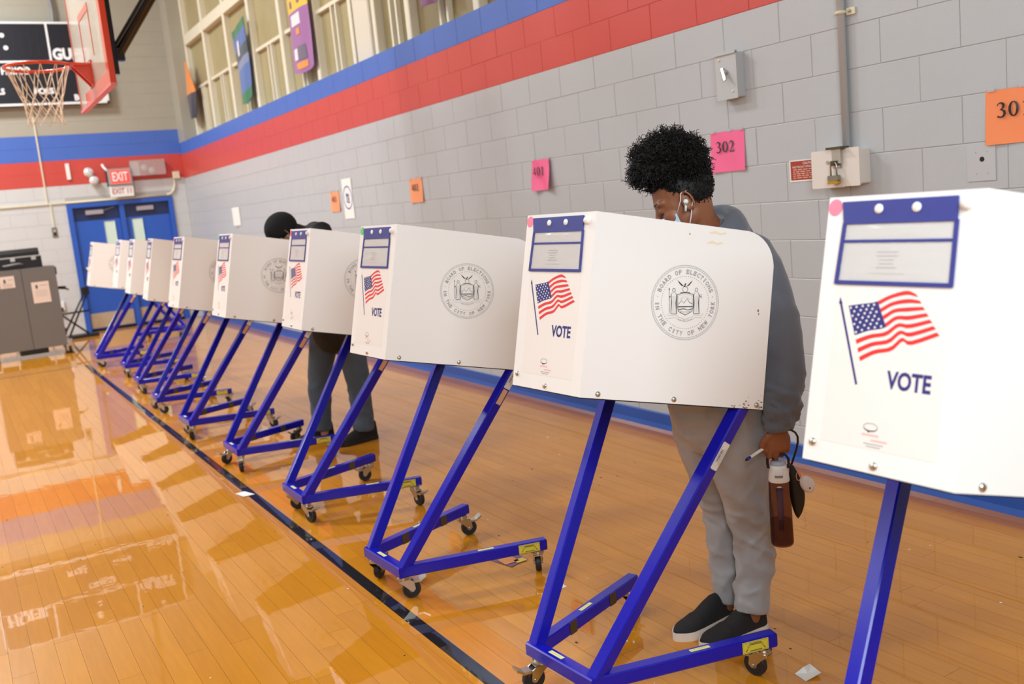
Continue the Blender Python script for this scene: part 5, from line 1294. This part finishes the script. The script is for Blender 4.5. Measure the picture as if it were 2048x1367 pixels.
# hoodie
q = MB()
limb(q, [(-1.655, 0.975, 1.375), (-1.652, 0.975, 1.31), (-1.665, 0.98, 1.12), (-1.678, 0.985, 0.96), (-1.678, 0.985, 0.92)], [(0.12, 0.085), (0.178, 0.122), (0.180, 0.138), (0.190, 0.148), (0.182, 0.142)], M_HOOD, seg=24)
limb(q, [(-1.655, 0.93, 1.325), (-1.648, 0.825, 1.315), (-1.618, 0.785, 1.19), (-1.594, 0.770, 1.05), (-1.594, 0.762, 0.935), (-1.610, 0.758, 0.86)], [0.085, 0.086, 0.080, 0.074, 0.072, 0.062], M_HOOD, seg=20)
flat_limb(q, [(-1.606, 0.757, 0.88), (-1.618, 0.753, 0.825), (-1.629, 0.751, 0.79), (-1.632, 0.75, 0.765)], [0.06, 0.057, 0.046, 0.043], M_HOOD)
limb(q, [(-1.655, 1.02, 1.325), (-1.672, 1.145, 1.315), (-1.69, 1.195, 1.19), (-1.70, 1.205, 1.09), (-1.79, 1.155, 1.05), (-1.88, 1.10, 1.022)], [0.085, 0.088, 0.084, 0.08, 0.066, 0.045], M_HOOD, seg=20)
# hood lying round the neck
arc = []
for k in range(13):
    a = math.radians(-150 + 300 * k / 12)
    arc.append(Vector((-1.695 + 0.098 * math.cos(a), 0.962 + 0.106 * math.sin(a), 1.405 + 0.052 * math.cos(a))))
limb(q, arc, [(0.016 + 0.008 * (0.5 + 0.5 * math.cos(math.radians(-150 + 300 * k / 12))), 0.030 + 0.022 * (0.5 + 0.5 * math.cos(math.radians(-150 + 300 * k / 12)))) for k in range(13)], M_HOOD, up=Vector((0, 0, 1)), sub=2)
limb(q, [(-1.61, 0.965, 1.44), (-1.575, 0.965, 1.37), (-1.55, 0.968, 1.27), (-1.555, 0.97, 1.2)], [(0.09, 0.035), (0.105, 0.04), (0.085, 0.035), (0.05, 0.02)], M_HOOD, up=Vector((1, 0, 0)))
me = remesh(q, 0.0075, 3)
def hoodfold(p, n_):
    v = 0.005 * noise.noise(p * 7) + 0.003 * ridged(Vector((p.x * 6, p.y * 6, p.z * 8)))
    if p.y < 0.86:      # sleeve: folds gathered above the cuff and at the elbow
        k = max(0.0, min(1.0, (0.97 - p.z) / 0.1)); k *= 1 if p.z > 0.795 else 0.15
        w_ = noise.noise(p * 11)
        v += k * (0.0125 * crease(Vector((p.x * 4 + 1.5 * w_, p.y * 4, p.z * 17 + p.x * 8))) - 0.003)
        v += 0.007 * crease(Vector((p.x * 3, p.y * 3, p.z * 7 + p.x * 5)))
    return v
displace(me, hoodfold); wbuild('hoodie', me, M_HOOD)
# trousers
q = MB()
limb(q, [(-1.678, 0.985, 0.97), (-1.678, 0.985, 0.88), (-1.680, 0.985, 0.80)], [(0.160, 0.125), (0.178, 0.148), (0.174, 0.148)], M_PANTS, seg=24)
flat_limb(q, [(-1.675, 0.908, 0.84), (-1.672, 0.908, 0.70), (-1.648, 0.917, 0.56), (-1.616, 0.925, 0.44), (-1.603, 0.928, 0.34), (-1.612, 0.928, 0.22), (-1.636, 0.928, 0.085)], [(0.098, 0.132), (0.096, 0.116), (0.086, 0.096), (0.074, 0.080), (0.064, 0.068), (0.062, 0.064), (0.060, 0.062)], M_PANTS)
flat_limb(q, [(-1.680, 1.058, 0.84), (-1.668, 1.060, 0.70), (-1.648, 1.062, 0.58), (-1.612, 1.068, 0.42), (-1.602, 1.07, 0.22), (-1.604, 1.07, 0.07)], [(0.098, 0.130), (0.096, 0.112), (0.084, 0.094), (0.070, 0.074), (0.060, 0.064), (0.058, 0.061)], M_PANTS)
me = remesh(q, 0.0075, 3)
def pantfold(p, n_):
    k = max(0, min(1, (0.66 - p.z) / 0.2)) * max(0, min(1, (p.z - 0.10) / 0.06))
    sg_ = 1 if p.y < 0.995 else -1
    w_ = noise.noise(Vector((p.x * 5, p.y * 5, p.z * 4)))
    d_ = crease(Vector((p.x * 8 + p.z * 7 * sg_, p.y * 8 + 3, p.z * 4.5)) + Vector((w_, w_, w_)) * 0.5)
    e_ = crease(Vector((p.x * 13 - p.z * 9 * sg_, p.y * 13, p.z * 9)))
    v = k * (0.0095 * d_ + 0.005 * e_ - 0.003) + (1 - k) * 0.005 * d_ * max(0, min(1, (p.z - 0.13) / 0.1))
    return v + 0.004 * noise.noise(p * 5) + (1 - k) * 0.003 * ridged(Vector((p.x * 9, p.y * 9, p.z * 3)))
displace(me, pantfold); wbuild('trousers', me, M_PANTS)
def wshoe(h, t_, L_): 
    o_ = shoe(wo, h, t_, L_, M_SHOE, M_SOLE); o_.data.transform(INV)
    for c in o_.children: c.data.transform(INV)
wshoe((-1.585, 0.925), (-1.85, 0.955), 0.268); wshoe((-1.605, 1.075), (-1.87, 1.066), 0.268)
# face mask and ear loops
q = MB(); vs = []; fs = []; K = 12
for j in range(K + 1):
    for i in range(K + 1):
        a = math.radians(-68 + 136 * i / K); v_ = j / K
        rx = 0.074 + 0.028 * math.cos(a) * math.sin(v_ * PI) ** 0.6 + 0.010 * math.cos(a); z_ = -0.022 - 0.085 * v_ * (0.72 + 0.28 * math.cos(a)) - (0.012 * (1 - math.cos(a)))
        vs.append(HC + hf * (rx * math.cos(a) + 0.012) + hl * (0.072 * math.sin(a)) + hu * (z_ + 0.0012 * math.sin(v_ * 22)))
for j in range(K):
    for i in range(K): a = j * (K + 1) + i; fs.append((a, a + 1, a + K + 2, a + K + 1))
q.add(vs, fs, M_MASK); mk = wbuild('face_mask', q.mesh('face_mask', True), M_MASK)
q = MB(); K1 = K + 1
for s, ia in ((1, K), (-1, 0)):
    e = HC + hf * -0.006 + hl * s * 0.080 + hu * -0.012
    q.tube([vs[ia], vs[ia].lerp(e + hu * 0.03, 0.6) + hl * s * 0.006, e + hu * 0.031 + hf * 0.006, e + hu * 0.028 - hf * 0.016], 0.0014, M_WCORD, 6)
    q.tube([vs[K * K1 + ia], vs[K * K1 + ia].lerp(e - hu * 0.03, 0.6) + hl * s * 0.004, e - hu * 0.024 - hf * 0.002, e - hu * 0.006 - hf * 0.016], 0.0014, M_WCORD, 6)
me = q.mesh('ear_loop', True); me.transform(INV); link('ear_loop', me, mk)
q = MB(); e = HC + hf * 0.000 + hl * 0.082 + hu * -0.012; dn = (Vector((0, 0, -1)) + hf * 0.12).normalized()
q.ball(e, 0.0085, M_PAPER, 12, 8); q.tube([e + hl * 0.003, e + hl * 0.004 + dn * 0.012, e + hl * 0.002 + dn * 0.030], 0.0038, M_PAPER, 10)
q.box((-0.0012, -0.0012, -0.004), (0.0012, 0.0012, 0.004), M_BLACK, M=T(*(e + hl * 0.0085 + dn * 0.008)))
me = q.mesh('earbud', True); me.transform(INV); link('earbud', me, wo)

# ---- things she holds
BX, BY = -1.640, 0.757
t = thing('water_bottle', 'smoky water bottle with white lid held by its loop in her hand', 'bottle', (BX, BY, 0.378))
q = MB(); q.lathe([(0.0, 0.0), (0.033, 0.0), (0.0365, 0.006), (0.0368, 0.02), (0.0350, 0.16), (0.0335, 0.215), (0.0325, 0.225)], M_BOTTLE, 32); q.build('bottle_body', t, True)
q = MB(); q.lathe([(0.0335, 0.218), (0.034, 0.224), (0.031, 0.246), (0.0275, 0.262), (0.0265, 0.272), (0.0, 0.273)], M_PAPER, 28); q.build('lid', t, True)
q = MB(); q.lathe([(0.024, 0.272), (0.024, 0.284), (0.0, 0.285)], mat('lid_gray', (168, 176, 190), 0.4), 20); q.build('spout_cover', t, True)
q = MB(); vd = (CAM - Vector((BX, BY, 0.64))); vd.z = 0; vd.normalize(); hd = Vector((0, 0, 1)).cross(vd)
q.box((-0.012, -0.006, 0.0), (0.012, 0.010, 0.006), M_PAPER, 0.002, frame(vd * 0.0285 + Vector((0, 0, 0.25)), hd, (0, 0, 1), vd)); q.box((-0.013, -0.011, 0.0), (0.013, -0.006, 0.009), M_GRAYP, 0.001, frame(vd * 0.0285 + Vector((0, 0, 0.25)), hd, (0, 0, 1), vd)); q.build('lid_button', t)
q = MB(); q.tube([hd * s_ * 0.030 + Vector((0, 0, z_)) for s_, z_ in ((-1, .262), (-1.12, .275), (-1.1, .292), (-0.8, .305), (0, .307), (0.8, .305), (1.1, .292), (1.12, .275), (1, .262))], 0.0045, M_BLACK, 8)
for s_ in (-1, 1): q.ball(hd * s_ * 0.031 + Vector((0, 0, 0.265)), 0.006, M_BLACK, 10, 8)
q.build('carry_loop', t, True)
q = MB(); q.cyl((0, 0, 0.05), (0, 0, 0.19), 0.0085, mat('filter_lilac', (186, 180, 226), 0.5), 14, 0.012); q.build('filter_stick', t, True)
q = MB(); q.lathe([(0.0, 0.004), (0.0325, 0.005), (0.0345, 0.012), (0.0338, 0.085), (0.0, 0.085)], clear_material('bottle_water', lin((222, 210, 208)), 0.08, 0.05, (0.05, 0.04, 0.05)), 28); q.build('water', t, True)
q = MB(); add_text(q, 'ml', M_PAPER, 0, 0, 0.012, 0.006, M=frame(vd * 0.0352 + Vector((0, 0, 0.205)), hd, (0, 0, 1), vd)); q = MB(); q.box((-0.008, -0.0008, 0), (0.008, 0.0008, 0.0008), M_PAPER, M=frame(vd * 0.0345 + Vector((0, 0, 0.205)), hd, (0, 0, 1), vd)); q.box((-0.005, 0.002, 0), (0.005, 0.0035, 0.0008), M_PAPER, M=frame(vd * 0.0345 + Vector((0, 0, 0.205)), hd, (0, 0, 1), vd)); q.build('printed_mark', t)
t = thing('pen', 'white and blue stick pen poking out of her hand', 'pen', (-1.735, 0.745, 0.698))
pa, pb = Vector((-1.628, 0.782, 0.720)) - t.location, Vector((-1.766, 0.772, 0.690)) - t.location; pd = (pb - pa).normalized()
q = MB(); q.cyl(pa, pb - pd * 0.022, 0.0048, M_PAPER, 12); q.build('barrel', t, True)
q = MB(); q.cyl(pb - pd * 0.022, pb - pd * 0.006, 0.0052, mat('pen_blue', (44, 46, 168), 0.35), 12); q.build('cap', t, True)
q = MB(); q.cyl(pb - pd * 0.006, pb, 0.0044, M_BLACK, 12, 0.003); q.build('tip', t, True)
t = thing('pouch', 'black leaf-shaped zip pouch hanging by a cord beside the bottle', 'pouch', (-1.592, 0.747, 0.645))
q = MB(); vs = []; fs = []; n = 18; sg = 14
for i in range(n + 1):
    u_ = i / n; wdt = 0.0265 * (math.sin(PI * min(1, u_ ** 0.85)) ** 0.75) * (0.55 + 0.6 * u_) + 0.0015; th_ = 0.010 * math.sin(PI * u_) ** 0.6 + 0.001
    for j in range(sg):
        a = 2 * PI * j / sg; vs.append(hd * (wdt * math.cos(a) + 0.012 * u_ + 0.008 * math.sin(u_ * 3)) + vd * (th_ * math.sin(a)) + Vector((0, 0, -0.188 * u_)))
for i in range(n):
    for j in range(sg): fs.append((i * sg + j, i * sg + (j + 1) % sg, (i + 1) * sg + (j + 1) % sg, (i + 1) * sg + j))
fs.append(tuple(range(sg - 1, -1, -1))); fs.append(tuple(range(n * sg, n * sg + sg)))
q.add(vs, fs, mat('black_leather', (26, 24, 23), 0.45, bump=0.3, bscale=500)); q.build('pouch_body', t, True)
q = MB(); q.tube([Vector(v) - Vector(t.location) for v in ((-1.640, 0.716, 0.775), (-1.622, 0.710, 0.770), (-1.606, 0.708, 0.759), (-1.594, 0.710, 0.742), (-1.588, 0.716, 0.722), (-1.586, 0.724, 0.70), (-1.588, 0.734, 0.672), (-1.591, 0.744, 0.645))], 0.0035, M_BLACK, 8); q.build('wrist_cord', t, True)
t = thing('earbud_case', 'small white marbled earbud case on an orange key ring by the pouch', 'case', (-1.570, 0.702, 0.578))
Mx = frame((0, 0, 0), hd, (0, 0, 1), -vd) @ RZ(0.45)
q = MB(); q.ball((0, 0, 0), 1, mat('marbled_white', (232, 230, 228), 0.3, var=0.06, vscale=60), 20, 14, (Mx @ Matrix.Diagonal((0.0225, 0.031, 0.0115, 1))).to_3x3()); q.build('shell', t, True)
q = MB(); q.ball(Mx @ Vector((0.002, -0.012, -0.0105)), 0.0028, M_BLACK, 8, 6); q.build('button', t, True)
q = MB(); c0 = Mx @ Vector((-0.012, 0.036, 0)); q.tube([c0 + hd * 0.007 * math.cos(a) + Vector((0, 0, 0.014)) * math.sin(a) for a in [2 * PI * k / 14 for k in range(14)]], 0.0016, mat('orange_ring', (232, 140, 96), 0.4), 6, closed=True); q.build('key_ring', t, True)

# ---- black-hatted voter
mn = thing('person', 'person in a black hat, black jacket and blue jeans bent over a booth', 'person', (-1.60, 4.92, 0))
INV = T(1.60, -4.92, 0)
g0 = Vector((-0.97, 0.24, 0)).normalized(); PT = math.radians(42); gf = g0 * math.cos(PT) + Vector((0, 0, -1)) * math.sin(PT); gl = Vector((0, 0, 1)).cross(g0); gu = gf.cross(gl)
MC = Vector((-1.865, 4.965, 1.497))
q = MB(); head_geo(q, MC, gf, gl, gu)
limb(q, [MC - gf * 0.03 - gu * 0.03, (-1.80, 4.95, 1.44), (-1.72, 4.94, 1.40)], [0.058, 0.058, 0.07], M_SKIN)
limb(q, [(-1.72, 4.94, 1.38), (-1.66, 4.93, 1.15), (-1.60, 4.92, 0.90)], [(0.15, 0.10), (0.15, 0.10), (0.15, 0.11)], M_SKIN)
limb(q, [(-1.70, 4.90, 1.38), (-1.69, 4.77, 1.40), (-1.76, 4.72, 1.13), (-1.98, 4.82, 1.022)], [0.06, 0.055, 0.045, 0.028], M_SKIN)
limb(q, [(-1.70, 4.97, 1.38), (-1.72, 5.10, 1.40), (-1.80, 5.13, 1.13), (-2.00, 5.00, 1.022)], [0.06, 0.055, 0.045, 0.028], M_SKIN)
limb(q, [(-1.58, 4.87, 0.90), (-1.54, 4.83, 0.70), (-1.525, 4.80, 0.45), (-1.515, 4.80, 0.10), (-1.525, 4.80, 0.06)], [0.09, 0.08, 0.055, 0.04, 0.036], M_SKIN)
limb(q, [(-1.62, 4.97, 0.90), (-1.66, 5.02, 0.70), (-1.72, 5.05, 0.45), (-1.73, 5.05, 0.10), (-1.74, 5.05, 0.06)], [0.09, 0.08, 0.055, 0.04, 0.036], M_SKIN)
hand(q, (-1.99, 4.825, 1.02), (-0.9, 0.3, 0.02), (-0.3, -0.9, 0), (0, 0, 1), (10, 16, 14)); hand(q, (-2.01, 4.99, 1.02), (-0.9, -0.2, 0.02), (-0.2, 0.9, 0), (0, 0, 1), (10, 16, 14))
wbuild('body', remesh(q, 0.0055, 3), M_SKIN2, mn)
q = MB()
limb(q, [(-1.73, 4.94, 1.43), (-1.70, 4.94, 1.38), (-1.645, 4.93, 1.15), (-1.60, 4.92, 0.92), (-1.60, 4.92, 0.78)], [(0.11, 0.09), (0.185, 0.13), (0.19, 0.145), (0.19, 0.15), (0.195, 0.155)], M_JACK, seg=24)
limb(q, [(-1.70, 4.89, 1.40), (-1.672, 4.775, 1.475), (-1.70, 4.735, 1.30), (-1.76, 4.715, 1.13), (-1.88, 4.77, 1.07), (-1.965, 4.812, 1.035)], [0.09, 0.082, 0.08, 0.075, 0.065, 0.05], M_JACK, seg=18)
limb(q, [(-1.70, 4.98, 1.40), (-1.72, 5.10, 1.41), (-1.75, 5.14, 1.28), (-1.80, 5.135, 1.13), (-1.90, 5.07, 1.07), (-1.985, 5.01, 1.035)], [0.09, 0.085, 0.08, 0.075, 0.065, 0.05], M_JACK, seg=18)
limb(q, [(-1.70, 4.80, 1.47), (-1.66, 4.90, 1.49), (-1.68, 5.0, 1.47)], [0.05, 0.06, 0.05], M_JACK)
limb(q, [(-1.72, 4.94, 1.42), (-1.775, 4.95, 1.475)], [0.10, 0.082], M_JACK)
me = remesh(q, 0.010, 3); displace(me, lambda p, n_: 0.008 * noise.noise(p * 8) + 0.006 * ridged(Vector((p.x * 6, p.y * 6, p.z * 10)))); wbuild('jacket', me, M_JACK, mn)
q = MB()
limb(q, [(-1.60, 4.92, 0.95), (-1.60, 4.92, 0.78)], [(0.165, 0.13), (0.168, 0.135)], M_JEANS, seg=20)
flat_limb(q, [(-1.565, 4.85, 0.84), (-1.535, 4.83, 0.68), (-1.525, 4.80, 0.45), (-1.52, 4.80, 0.25), (-1.525, 4.80, 0.075)], [(0.11, 0.12), (0.10, 0.105), (0.08, 0.082), (0.072, 0.072), (0.074, 0.072)], M_JEANS)
flat_limb(q, [(-1.63, 4.98, 0.84), (-1.665, 5.02, 0.68), (-1.715, 5.05, 0.45), (-1.725, 5.06, 0.25), (-1.74, 5.06, 0.08)], [(0.11, 0.12), (0.10, 0.10), (0.08, 0.08), (0.07, 0.07), (0.07, 0.068)], M_JEANS)
me = remesh(q, 0.010, 3); displace(me, lambda p, n_: 0.007 * ridged(Vector((p.x * 8, p.y * 8, p.z * 12))) * max(0, min(1, (0.6 - p.z) / 0.2)) + 0.005 * noise.noise(p * 6)); wbuild('jeans', me, M_JEANS, mn)
for h_, t_ in (((-1.435, 4.80), (-1.73, 4.775)), ((-1.66, 5.06), (-1.95, 5.06))):
    o_ = shoe(mn, h_, t_, 0.295, M_SHOE, M_BLACK, 1.3); o_.data.transform(INV)
    for c in o_.children: c.data.transform(INV)
q = MB(); Rm = Matrix((gf, gl, gu)).transposed(); q.ball(MC + gf * -0.015 + gu * 0.028, (0.116, 0.092, 0.108), M_HAT, 28, 18, Rm)
bm = bmesh.new(); me = q.mesh('hat'); bm.from_mesh(me)
bmesh.ops.delete(bm, geom=[v for v in bm.verts if (v.co - MC).dot(gu) < -0.045 + 0.55 * (v.co - MC).dot(gf)], context='VERTS')
bmesh.ops.solidify(bm, geom=bm.faces[:], thickness=0.006)
for fc in bm.faces: fc.smooth = True
bm.to_mesh(me); bm.free(); ht = wbuild('hat', me, M_HAT, mn)
